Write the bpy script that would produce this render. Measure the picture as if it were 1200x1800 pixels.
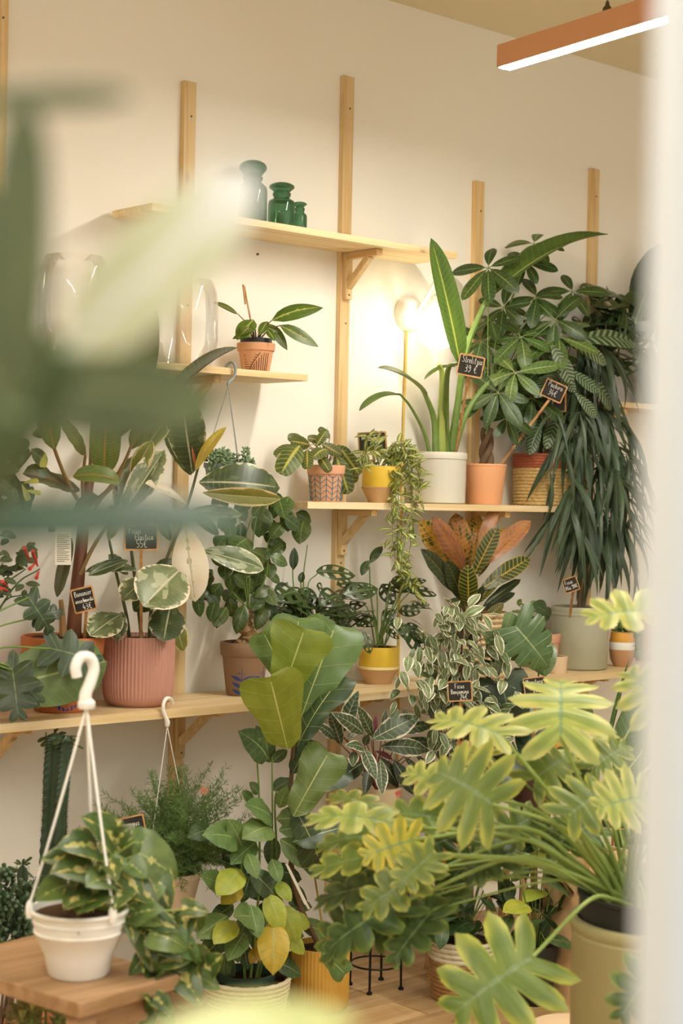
import bpy, bmesh, math, random
from mathutils import Vector, Matrix
for _o in list(bpy.data.objects): bpy.data.objects.remove(_o, do_unlink=True)
SC = bpy.context.scene; COL = SC.collection
R = random.Random(11)
V = Vector
# ---------------------------------------------------------------- camera
F = 2915.0; EYE = 1.4; WY = 3.9
_y, _p, _r = math.radians(41.645), math.radians(-.445), math.radians(1.147)
FW = V((math.sin(_y)*math.cos(_p), math.cos(_y)*math.cos(_p), math.sin(_p)))
_a = V((math.cos(_y), -math.sin(_y), 0)); _b = _a.cross(FW)
RT = _a*math.cos(_r)+_b*math.sin(_r); UP = -_a*math.sin(_r)+_b*math.cos(_r)
CAM = V((0, 0, EYE))
cd = bpy.data.cameras.new('camera'); co = bpy.data.objects.new('camera', cd); COL.objects.link(co)
co.matrix_world = Matrix((( RT.x, UP.x, -FW.x, 0), (RT.y, UP.y, -FW.y, 0), (RT.z, UP.z, -FW.z, EYE), (0, 0, 0, 1)))
cd.sensor_fit = 'VERTICAL'; cd.sensor_height = 36; cd.sensor_width = 24; cd.lens = F/50
cd.clip_start = .02
cd.dof.use_dof = True; cd.dof.focus_distance = 4.75; cd.dof.aperture_fstop = 4.0
SC.camera = co
# ---------------------------------------------------------------- world, exposure
w = bpy.data.worlds.new('daylight'); SC.world = w; w.use_nodes = True
bg = w.node_tree.nodes['Background']; bg.inputs[0].default_value = (1, .98, .9, 1); bg.inputs[1].default_value = .52
SC.view_settings.view_transform = 'Standard'; SC.view_settings.look = 'None'
SC.view_settings.gamma = 1; SC.view_settings.use_curve_mapping = False
SC.view_settings.exposure = 0.95
LAMP_W = 5.5      # emission of the wall globe
STRIP_W = 92     # emission of the pendant strips
# ---------------------------------------------------------------- pixel -> place
def ray(x, y): return FW + RT*((x-600)/F) - UP*((y-900)/F)
def at(x, y, Y): d = ray(x, y); return CAM + d*(Y/d.y)
def atz(x, y, z): d = ray(x, y); return CAM + d*((z-EYE)/d.z)
def dep(x, y, d): return CAM + ray(x, y)*d
def ppm(p): return F/((p-CAM).dot(FW))       # pixels per metre there
# ---------------------------------------------------------------- materials
def hx(s):
    s = s.lstrip('#'); c = [int(s[i:i+2], 16)/255 for i in (0, 2, 4)]
    l = .3*c[0]+.59*c[1]+.11*c[2]; c = [l+(x-l)*.96 for x in c]
    return tuple(x/12.92 if x <= .04045 else ((x+.055)/1.055)**2.4 for x in c)+(1,)
def nd(nt, t, ins=None, **pr):
    n = nt.nodes.new(t)
    for k, v in pr.items(): setattr(n, k, v)
    for k, v in (ins or {}).items():
        s = n.inputs[k]
        if hasattr(v, 'is_output'): nt.links.new(v, s)
        else: s.default_value = v
    return n
def mth(nt, op, a, b=0., c=0.): return nd(nt, 'ShaderNodeMath', {0: a, 1: b, 2: c}, operation=op).outputs[0]
def mix(nt, f, a, b, bt='MIX'):
    n = nt.nodes.new('ShaderNodeMix'); n.data_type = 'RGBA'; n.blend_type = bt
    for i, v in ((0, f), (6, a), (7, b)):
        if hasattr(v, 'is_output'): nt.links.new(v, n.inputs[i])
        else: n.inputs[i].default_value = v
    return n.outputs[2]
def sstep(nt, x, a, b): return nd(nt, 'ShaderNodeMapRange', {0: x, 1: a, 2: b, 3: 0., 4: 1.}, interpolation_type='SMOOTHSTEP').outputs[0]
MC = {}
def mat0(name):
    m = bpy.data.materials.new(name); m.use_nodes = True; nt = m.node_tree
    return m, nt, nt.nodes['Principled BSDF']
def M(name, col, rough=.5, spec=.4, metal=0, noise=0, nscale=30, bump=0, trans=0, ior=1.45, emit=0, stretch=(1, 1, 1), col2=None, jit=0):
    if name in MC: return MC[name]
    m, nt, b = mat0(name); c = hx(col) if isinstance(col, str) else col
    b.inputs['Roughness'].default_value = rough; b.inputs['Metallic'].default_value = metal
    b.inputs['Specular IOR Level'].default_value = spec; b.inputs['Base Color'].default_value = c
    if trans: b.inputs['Transmission Weight'].default_value = trans; b.inputs['IOR'].default_value = ior
    if emit: b.inputs['Emission Color'].default_value = c; b.inputs['Emission Strength'].default_value = emit
    if noise or bump:
        tc = nd(nt, 'ShaderNodeTexCoord'); mp = nd(nt, 'ShaderNodeMapping', {'Vector': tc.outputs['Object'], 'Scale': stretch})
        ns = nd(nt, 'ShaderNodeTexNoise', {'Vector': mp.outputs[0], 'Scale': nscale, 'Detail': 5.})
        if noise:
            c2 = hx(col2) if col2 else tuple(x*.55 for x in c[:3])+(1,)
            o = mix(nt, mth(nt, 'MULTIPLY', sstep(nt, ns.outputs[0], .35, .7), noise), c, c2)
            nt.links.new(o, b.inputs['Base Color'])
        if bump:
            bp = nd(nt, 'ShaderNodeBump', {'Height': ns.outputs[0], 'Strength': bump, 'Distance': .004})
            nt.links.new(bp.outputs[0], b.inputs['Normal'])
    MC[name] = m; return m
def wood(name, c1, c2, axis=0, rough=.55, gs=1., jit=.25):
    if name in MC: return MC[name]
    m, nt, b = mat0(name)
    tc = nd(nt, 'ShaderNodeTexCoord'); sc = [38*gs]*3; sc[axis] = 1.6*gs
    oi = nd(nt, 'ShaderNodeObjectInfo')
    off = nd(nt, 'ShaderNodeVectorMath', {0: tc.outputs['Object'], 1: (0, 0, 0)}, operation='ADD')
    cmb = nd(nt, 'ShaderNodeCombineXYZ', {0: mth(nt, 'MULTIPLY', oi.outputs['Random'], 9.), 1: mth(nt, 'MULTIPLY', oi.outputs['Random'], 5.), 2: 0.})
    nt.links.new(cmb.outputs[0], off.inputs[1])
    mp = nd(nt, 'ShaderNodeMapping', {'Vector': off.outputs[0], 'Scale': sc})
    wv = nd(nt, 'ShaderNodeTexNoise', {'Vector': mp.outputs[0], 'Scale': 1., 'Detail': 4., 'Distortion': .6})
    sk = [7*gs]*3; sk[axis] = 3*gs
    mk = nd(nt, 'ShaderNodeMapping', {'Vector': off.outputs[0], 'Scale': sk})
    vo = nd(nt, 'ShaderNodeTexVoronoi', {'Vector': mk.outputs[0], 'Scale': 1.})
    knot = mth(nt, 'SUBTRACT', 1., sstep(nt, vo.outputs[0], .04, .1))
    o = mix(nt, sstep(nt, wv.outputs[0], .3, .72), hx(c1), hx(c2))
    dk = tuple(x*.4 for x in hx(c2)[:3])+(1,)
    o = mix(nt, mth(nt, 'MULTIPLY', knot, .7), o, dk)
    hs = nd(nt, 'ShaderNodeHueSaturation', {'Color': o, 'Value': mth(nt, 'ADD', 1-jit/2, mth(nt, 'MULTIPLY', oi.outputs['Random'], jit))})
    nt.links.new(hs.outputs[0], b.inputs['Base Color']); b.inputs['Roughness'].default_value = rough
    b.inputs['Specular IOR Level'].default_value = .3
    bp = nd(nt, 'ShaderNodeBump', {'Height': wv.outputs[0], 'Strength': .25, 'Distance': .002})
    nt.links.new(bp.outputs[0], b.inputs['Normal'])
    MC[name] = m; return m
def leafmat(name, c1, c2=None, vein=None, vn=8, vw=.25, vs=.8, mid=None, mw=.05, edge=None, ew=.15, en=.2, ens=3., es=.04, cen=None, cw=.3, cn=.4, cns=5.,
            stripe=None, sn=8, sw=.5, rough=.38, spec=.45, tr=.22, jit=.3, hue=.03, tcol=None, tip=None, bump=.35, blot=None, bs=6., bt=.55):
    """leaf colours from the blade's own coordinates: u across (0.5 = midrib), v along the side veins"""
    if name in MC: return MC[name]
    m, nt, b = mat0(name)
    uv = nd(nt, 'ShaderNodeUVMap'); sp = nd(nt, 'ShaderNodeSeparateXYZ', {0: uv.outputs[0]})
    u, v = sp.outputs[0], sp.outputs[1]
    a = mth(nt, 'MULTIPLY', mth(nt, 'ABSOLUTE', mth(nt, 'SUBTRACT', u, .5)), 2.)
    oi = nd(nt, 'ShaderNodeObjectInfo'); rnd = oi.outputs['Random']
    vec = nd(nt, 'ShaderNodeCombineXYZ', {0: u, 1: v, 2: mth(nt, 'MULTIPLY', rnd, 20.)}).outputs[0]
    n1 = nd(nt, 'ShaderNodeTexNoise', {'Vector': vec, 'Scale': 4., 'Detail': 3.}).outputs[0]
    C1 = hx(c1); C2 = hx(c2) if c2 else tuple(x*.62 for x in C1[:3])+(1,)
    col = mix(nt, sstep(nt, n1, .3, .7), C1, C2)
    if tip: col = mix(nt, sstep(nt, v, .55, 1.), col, hx(tip))
    if stripe:
        s = mth(nt, 'ABSOLUTE', mth(nt, 'SUBTRACT', mth(nt, 'FRACT', mth(nt, 'MULTIPLY', v, float(sn))), .5))
        col = mix(nt, sstep(nt, s, sw*.5-.06, sw*.5+.06), col, hx(stripe))
    if blot:
        n3 = nd(nt, 'ShaderNodeTexNoise', {'Vector': vec, 'Scale': bs, 'Detail': 2.}).outputs[0]
        col = mix(nt, sstep(nt, n3, bt, bt+.04), col, hx(blot))
    if cen:
        mv = nd(nt, 'ShaderNodeMapping', {'Vector': vec, 'Scale': (.5, 2.2, 1)}).outputs[0]
        n2 = nd(nt, 'ShaderNodeTexNoise', {'Vector': mv, 'Scale': cns, 'Detail': 3.}).outputs[0]
        x = mth(nt, 'ADD', a, mth(nt, 'MULTIPLY', mth(nt, 'SUBTRACT', n2, .5), cn*2))
        col = mix(nt, sstep(nt, x, cw+.04, cw-.04), col, hx(cen))
    if edge:
        mv = nd(nt, 'ShaderNodeMapping', {'Vector': vec, 'Scale': (.4, 2., 1)}).outputs[0]
        n2 = nd(nt, 'ShaderNodeTexNoise', {'Vector': mv, 'Scale': ens, 'Detail': 4.}).outputs[0]
        x = mth(nt, 'ADD', a, mth(nt, 'MULTIPLY', mth(nt, 'SUBTRACT', n2, .5), en*2))
        col = mix(nt, sstep(nt, x, 1-ew-es, 1-ew+es), col, hx(edge))
    hgt = n1
    if vein:
        s = mth(nt, 'ABSOLUTE', mth(nt, 'SUBTRACT', mth(nt, 'FRACT', mth(nt, 'MULTIPLY', v, float(vn))), .5))
        k = sstep(nt, s, vw*.5, vw*.2)
        col = mix(nt, mth(nt, 'MULTIPLY', k, vs), col, hx(vein)); hgt = k
    if mid: col = mix(nt, sstep(nt, a, mw*1.4, mw*.6), col, hx(mid))
    lum = .3*C1[0]+.59*C1[1]+.11*C1[2]; vv = .72+.26*min(1, lum/.4)
    hs = nd(nt, 'ShaderNodeHueSaturation', {'Color': col, 'Saturation': 1.05, 'Hue': mth(nt, 'ADD', .478-hue/2, mth(nt, 'MULTIPLY', rnd, hue)),
            'Value': mth(nt, 'MULTIPLY', vv, mth(nt, 'ADD', 1-jit/2, mth(nt, 'MULTIPLY', mth(nt, 'FRACT', mth(nt, 'MULTIPLY', rnd, 7.3)), jit)))}).outputs[0]
    nt.links.new(hs, b.inputs['Base Color']); b.inputs['Roughness'].default_value = rough
    b.inputs['Specular IOR Level'].default_value = spec
    if bump:
        bp = nd(nt, 'ShaderNodeBump', {'Height': hgt, 'Strength': bump, 'Distance': .003}); nt.links.new(bp.outputs[0], b.inputs['Normal'])
    tl = nd(nt, 'ShaderNodeBsdfTranslucent', {'Color': mix(nt, .6, hs, hx(tcol or '#b9c850'), 'MULTIPLY') if tcol else hs})
    ms = nd(nt, 'ShaderNodeMixShader', {0: tr, 1: b.outputs[0], 2: tl.outputs[0]})
    nt.links.new(ms.outputs[0], nt.nodes['Material Output'].inputs[0])
    MC[name] = m; return m
def glassm(name, col, body, diff):
    """thin blown glass: tinted see-through wall with a clear coat of reflection"""
    m, nt, b = mat0(name); c = hx(col)
    lw = nd(nt, 'ShaderNodeLayerWeight', {0: .36})
    tint = tuple(1-(1-x)*body*1.25 for x in c[:3])+(1,)
    tp = nd(nt, 'ShaderNodeBsdfTransparent', {0: tint}); gs = nd(nt, 'ShaderNodeBsdfGlossy', {0: (1, 1, 1, 1), 'Roughness': .03})
    df = nd(nt, 'ShaderNodeBsdfDiffuse', {0: c})
    m1 = nd(nt, 'ShaderNodeMixShader', {0: diff, 1: tp.outputs[0], 2: df.outputs[0]})
    m2 = nd(nt, 'ShaderNodeMixShader', {0: mth(nt, 'MULTIPLY', lw.outputs['Fresnel'], .7), 1: m1.outputs[0], 2: gs.outputs[0]})
    nt.links.new(m2.outputs[0], nt.nodes['Material Output'].inputs[0]); return m
# ---------------------------------------------------------------- mesh builder
class MB:
    def __init__(s): s.v = []; s.f = []; s.uv = {}
    def add(s, vs, fs):
        o = len(s.v); s.v += [V(p) for p in vs]; s.f += [tuple(i+o for i in f) for f in fs]; return s
    def box(s, a, b, bev=0.):
        x0, y0, z0 = a; x1, y1, z1 = b
        if not bev:
            return s.add([(x0,y0,z0),(x1,y0,z0),(x1,y1,z0),(x0,y1,z0),(x0,y0,z1),(x1,y0,z1),(x1,y1,z1),(x0,y1,z1)],
                         [(0,3,2,1),(4,5,6,7),(0,1,5,4),(1,2,6,5),(2,3,7,6),(3,0,4,7)])
        bm = bmesh.new(); bmesh.ops.create_cube(bm, size=1)
        for q in bm.verts: q.co = V(((x0+x1)/2+q.co.x*(x1-x0), (y0+y1)/2+q.co.y*(y1-y0), (z0+z1)/2+q.co.z*(z1-z0)))
        bmesh.ops.bevel(bm, geom=list(bm.edges), offset=bev, segments=2, affect='EDGES', profile=.6)
        bm.verts.index_update(); s.add([q.co for q in bm.verts], [[q.index for q in f.verts] for f in bm.faces]); bm.free(); return s
    def bar(s, p, q, wd, th, side=V((1, 0, 0)), bev=0.):
        """rectangular bar from p to q, wd along side, th across"""
        p, q = V(p), V(q); d = (q-p).normalized(); sd = (side-d*side.dot(d)).normalized(); n = d.cross(sd)
        b = MB().box((-wd/2, -th/2, 0), (wd/2, th/2, (q-p).length), bev)
        return s.add([p+sd*c.x+n*c.y+d*c.z for c in b.v], b.f)
    def tube(s, pts, rad, seg=8, cap=True):
        pts = [V(p) for p in pts]; n = len(pts)
        rad = rad if isinstance(rad, (list, tuple)) else [rad]*n
        d0 = (pts[1]-pts[0]).normalized(); a = d0.orthogonal().normalized(); vs = []; fs = []
        for i, p in enumerate(pts):
            d = (pts[min(i+1, n-1)]-pts[max(i-1, 0)]); d = d.normalized() if d.length > 1e-9 else d0
            a = (a-d*a.dot(d)); a = a.normalized() if a.length > 1e-6 else d.orthogonal().normalized(); b = d.cross(a)
            vs += [p+(a*math.cos(2*math.pi*k/seg)+b*math.sin(2*math.pi*k/seg))*rad[i] for k in range(seg)]
        for i in range(n-1):
            for k in range(seg): k2 = (k+1) % seg; fs.append((i*seg+k, i*seg+k2, (i+1)*seg+k2, (i+1)*seg+k))
        if cap: fs += [tuple(range(seg))[::-1], tuple((n-1)*seg+k for k in range(seg))]
        return s.add(vs, fs)
    def lathe(s, prof, c=(0, 0, 0), seg=40, rib=None, cap0=True, ax=None):
        c = V(c); vs = []; fs = []; n = len(prof)
        for (r, z) in prof:
            for k in range(seg):
                t = 2*math.pi*k/seg; rr = r
                if rib and r > rib[2]: rr = r+rib[1]*(0 if k % 2 else 1)
                q = V((rr*math.cos(t), rr*math.sin(t), z))
                vs.append(c+(ax @ q if ax else q))
        for i in range(n-1):
            for k in range(seg): k2 = (k+1) % seg; fs.append((i*seg+k, i*seg+k2, (i+1)*seg+k2, (i+1)*seg+k))
        if cap0: fs.append(tuple(range(seg))[::-1])
        fs.append(tuple((n-1)*seg+k for k in range(seg)))
        return s.add(vs, fs)
    def mesh(s, name, mat, smooth=True, sharp=40):
        me = bpy.data.meshes.new(name); me.from_pydata([tuple(p) for p in s.v], [], s.f)
        if mat: me.materials.append(mat)
        if smooth:
            me.polygons.foreach_set('use_smooth', [True]*len(me.polygons))
            try: me.set_sharp_from_angle(angle=math.radians(sharp))
            except Exception: pass
        me.update(); return me
    def obj(s, name, mat, parent=None, smooth=True, org=None):
        o0 = V(parent['org']) if parent is not None else (V(org) if org is not None else V((0, 0, 0)))
        if parent is not None or org is not None: s.v = [p-o0 for p in s.v]
        o = bpy.data.objects.new(name, s.mesh(name, mat, smooth)); COL.objects.link(o)
        if parent is not None:
            o.parent = parent; o['org'] = o0
        elif org is not None: o.location = o0; o['org'] = o0
        else: o['org'] = o0
        return o
def tag(o, label, cat, group=None):
    o['label'] = label; o['category'] = cat
    if group: o['group'] = group
    return o
def struct(o): o['kind'] = 'structure'; return o
def thing(name, label, cat, loc, group=None):
    o = bpy.data.objects.new(name, None); COL.objects.link(o); o.location = loc; o['org'] = V(loc); o.empty_display_size = .05
    return tag(o, label, cat, group)
def cr(pts, n=6):
    """smooth curve through points"""
    pts = [V(p) for p in pts]
    if len(pts) < 3: return [pts[0].lerp(pts[-1], i/n) for i in range(n+1)]
    q = [pts[0]*2-pts[1]]+pts+[pts[-1]*2-pts[-2]]; out = []
    for i in range(1, len(q)-2):
        for k in range(n):
            t = k/n; a, b, c, d = q[i-1], q[i], q[i+1], q[i+2]
            out.append(.5*((2*b)+(c-a)*t+(2*a-5*b+4*c-d)*t*t+(3*b-a-3*c+d)*t**3))
    return out+[pts[-1]]
def taper(n, a, b): return [a+(b-a)*i/(n-1) for i in range(n)]
def stem(parent, pts, r0, r1, mat, name='stem', seg=7, n=5):
    c = cr(pts, n); return MB().tube(c, taper(len(c), r0, r1), seg).obj(name, mat, parent)
# ---------------------------------------------------------------- leaves
def ev(env, t):
    for (a, b), (c, d) in zip(env, env[1:]):
        if t <= c:
            k = (t-a)/(c-a); k = k*k*(3-2*k) if False else k
            return b+(d-b)*k
    return env[-1][1]
def senv(env):
    xs = [V((a, b, 0)) for a, b in env]; c = cr(xs, 6); return [(max(0, min(1, p.x)), max(0, p.y)) for p in c]
ENV = dict(
    lance=senv([(0, .04), (.12, .55), (.35, 1), (.6, .85), (.85, .38), (1, 0)]),
    ovate=senv([(0, .1), (.1, .68), (.3, 1), (.55, .9), (.8, .5), (.93, .16), (1, 0)]),
    ellip=senv([(0, .05), (.12, .5), (.35, .92), (.55, 1), (.78, .75), (.93, .3), (1, 0)]),
    obov=senv([(0, .05), (.2, .36), (.5, .8), (.72, 1), (.88, .75), (.97, .3), (1, 0)]),
    paddle=senv([(0, .12), (.06, .6), (.2, .92), (.5, 1), (.75, .8), (.92, .35), (1, 0)]),
    strap=senv([(0, .15), (.15, .6), (.4, 1), (.65, .8), (.85, .42), (1, 0)]),
    fiddle=senv([(0, .1), (.07, .46), (.22, .6), (.42, .72), (.64, 1), (.8, .98), (.92, .7), (.98, .32), (1, .06)]),
    heart=senv([(0, .75), (.08, 1), (.25, 1), (.5, .8), (.75, .46), (.92, .14), (1, 0)]),
    round=senv([(0, .15), (.1, .65), (.3, .97), (.5, 1), (.75, .82), (.92, .42), (1, 0)]),
    philo=senv([(0, .72), (.12, 1), (.3, 1), (.5, .9), (.7, .74), (.87, .5), (.96, .24), (1, 0)]))
def leafmesh(mat, env='ovate', width=.5, nt=9, nu=2, va=(20, 35), lobes=0, notch=.5, lp=1., bend=.5, fold=.25, cup=.1, wave=0., wn=3, twist=0., holes=0, pet=0., pr=.012, tipdrop=0., asym=0.):
    """unit leaf: base at origin, tip at +Y, face up +Z; u,v on every corner"""
    e = ENV[env]; mb = MB(); uvs = []
    pos = V((0, 0, 0)); P = []; T = []
    if lobes: nt = lobes*8
    th = bend/2
    for i in range(nt+1):
        t = i/nt; ang = bend/2-bend*t-tipdrop*max(0, t-.6)**2*6
        d = V((0, math.cos(ang), math.sin(ang))); P.append(pos.copy()); T.append(d); pos = pos+d/nt
    rows = {-1: [], 1: []}
    for s in (-1, 1):
        for i in range(nt+1):
            t = i/nt; w = ev(e, t)*width*.5*(1+asym*s)
            if lobes:
                ph = t*lobes; k = abs(math.sin(math.pi*ph))**lp
                dn = notch*(1 if t < .93 else (1-t)/.07); w *= (1-dn*(1-k))*(1-.1*(1-abs(math.sin(3*math.pi*ph))))
            a = math.radians(va[0]+(va[1]-va[0])*t); d = T[i]; n = V((0, -d.z, d.y)); tw = twist*t
            row = []
            for j in range(nu+1):
                u = j/nu; r = u*w
                p = P[i]+V((s*math.cos(a)*math.cos(fold)*r, 0, 0))+d*(math.sin(a)*r)+n*(math.sin(fold)*r*math.cos(a)-cup*u*u*w*2+wave*u*u*math.sin(2*math.pi*wn*t+s*1.3))
                if twist: p = P[i]+Matrix.Rotation(tw, 3, d) @ (p-P[i])
                row.append(len(mb.v)); mb.v.append(p); uvs.append((.5+s*u*.5, t))
            rows[s].append(row)
    for s in (-1, 1):
        for i in range(nt):
            for j in range(nu):
                if holes and nu >= 4 and j in (1, 2) and i % holes in (1, 2) and .1 < i/nt < .8: continue
                a, b, c, d = rows[s][i][j], rows[s][i][j+1], rows[s][i+1][j+1], rows[s][i+1][j]
                mb.f.append((a, b, c, d) if s > 0 else (a, d, c, b))
    if pet:
        k0 = len(mb.v); d = T[0]; L = 6
        mb.tube([P[0]-d*pet+V((0, 0, -pet*.12)), P[0]-d*pet*.5+V((0, 0, -pet*.08)), P[0]+d*.02], pr, 5, False)
        uvs += [(.5, .02)]*(len(mb.v)-k0)
    # chord on +Y, unit length, petiole base at the origin
    base = V((0, 0, 0)) if not pet else P[0]-T[0]*pet
    tip = P[-1]; ch = tip-base; an = math.atan2(ch.z, ch.y); M3 = Matrix.Rotation(-an, 3, 'X'); L = ch.length
    mb.v = [(M3 @ (p-base))/L for p in mb.v]
    me = bpy.data.meshes.new('leaf'); me.from_pydata([tuple(p) for p in mb.v], [], mb.f); me.materials.append(mat)
    ul = me.uv_layers.new(name='UVMap')
    for lp_ in me.loops: ul.data[lp_.index].uv = uvs[lp_.vertex_index]
    me.polygons.foreach_set('use_smooth', [True]*len(me.polygons)); me.update()
    return me
def leafset(mat, n=3, **kw):
    """a few bent variants of one leaf"""
    out = []
    b, f, wv = kw.pop('bend', .5), kw.pop('fold', .25), kw.pop('wave', 0.)
    for i in range(n):
        k = (i/(n-1) if n > 1 else .5)
        out.append(leafmesh(mat, bend=b*(.5+k), fold=f*(1.4-.8*k), wave=wv*(.6+.8*((i*2) % n)/n), twist=kw.get('tw', 0)*(k-.5)*2, **{q: z for q, z in kw.items() if q != 'tw'}))
    return out
def rv(s=1.): return V((R.uniform(-1, 1), R.uniform(-1, 1), R.uniform(-1, 1)))*s
def leaf(parent, me, base, tip, up=None, w=1., name='leaf', thick=None, roll=0., mat=None):
    if isinstance(me, list): me = R.choice(me)
    base, tip = V(base), V(tip); base.y = min(base.y, WY-.012); tip.y = min(tip.y, WY-.02); y = tip-base; L = y.length; y.normalize()
    if up is None: up = (CAM-base).normalized()*.55+V((0, 0, .75))+rv(.35)
    z = up-y*up.dot(y)
    if z.length < 1e-4: z = y.orthogonal()
    z.normalize(); x = y.cross(z)
    if roll: q = Matrix.Rotation(roll, 3, y); x = q @ x; z = q @ z
    o = bpy.data.objects.new(name, me); COL.objects.link(o); o.parent = parent; p0 = V(parent['org'])
    o['org'] = p0
    ws = w*L; zs = (thick if thick is not None else 1)*L
    b = base-p0
    o.matrix_local = Matrix(((x.x*ws, y.x*L, z.x*zs, b.x), (x.y*ws, y.y*L, z.y*zs, b.y), (x.z*ws, y.z*L, z.z*zs, b.z), (0, 0, 0, 1)))
    if mat: o.material_slots[0].link = 'OBJECT'; o.material_slots[0].material = mat
    return o
def leafbulk(parent, name, items, mat, me):
    """many small leaves in one mesh: items are (base, tip, up, w)"""
    vs = []; fs = []; uv = []
    src = [v.co.copy() for v in me.vertices]; ul = me.uv_layers[0].data; pu = [[tuple(ul[i].uv) for i in p.loop_indices] for p in me.polygons]; pf = [tuple(p.vertices) for p in me.polygons]; p0 = V(parent['org'])
    for base, tip, up, w in items:
        y = tip-base; L = y.length; y.normalize(); z = (up-y*up.dot(y)).normalized(); x = y.cross(z); o = len(vs)
        vs += [base-p0+x*c.x*L*w+y*c.y*L+z*c.z*L for c in src]; fs += [tuple(i+o for i in f) for f in pf]
        for q in pu: uv += q
    m = bpy.data.meshes.new(name); m.from_pydata([tuple(v) for v in vs], [], fs); m.materials.append(mat); l = m.uv_layers.new(name='UVMap')
    for i, q in enumerate(uv): l.data[i].uv = q
    m.polygons.foreach_set('use_smooth', [True]*len(m.polygons)); m.update()
    ob = bpy.data.objects.new(name, m); COL.objects.link(ob); ob.parent = parent; ob['org'] = p0; ob['kind'] = 'stuff'; return ob
def tocam(p): return (CAM-V(p)).normalized()
def lp(parent, me, b, t, Y, dY=0., w=1., face=.8, zup=.5, **kw):
    """leaf between two picture points at wall distance Y (tip at Y+dY)"""
    B = at(b[0], b[1], Y); T = at(t[0], t[1], Y+dY)
    return leaf(parent, me, B, T, up=tocam(B)*face+V((0, 0, zup))+rv(.12), w=w, **kw)
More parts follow.
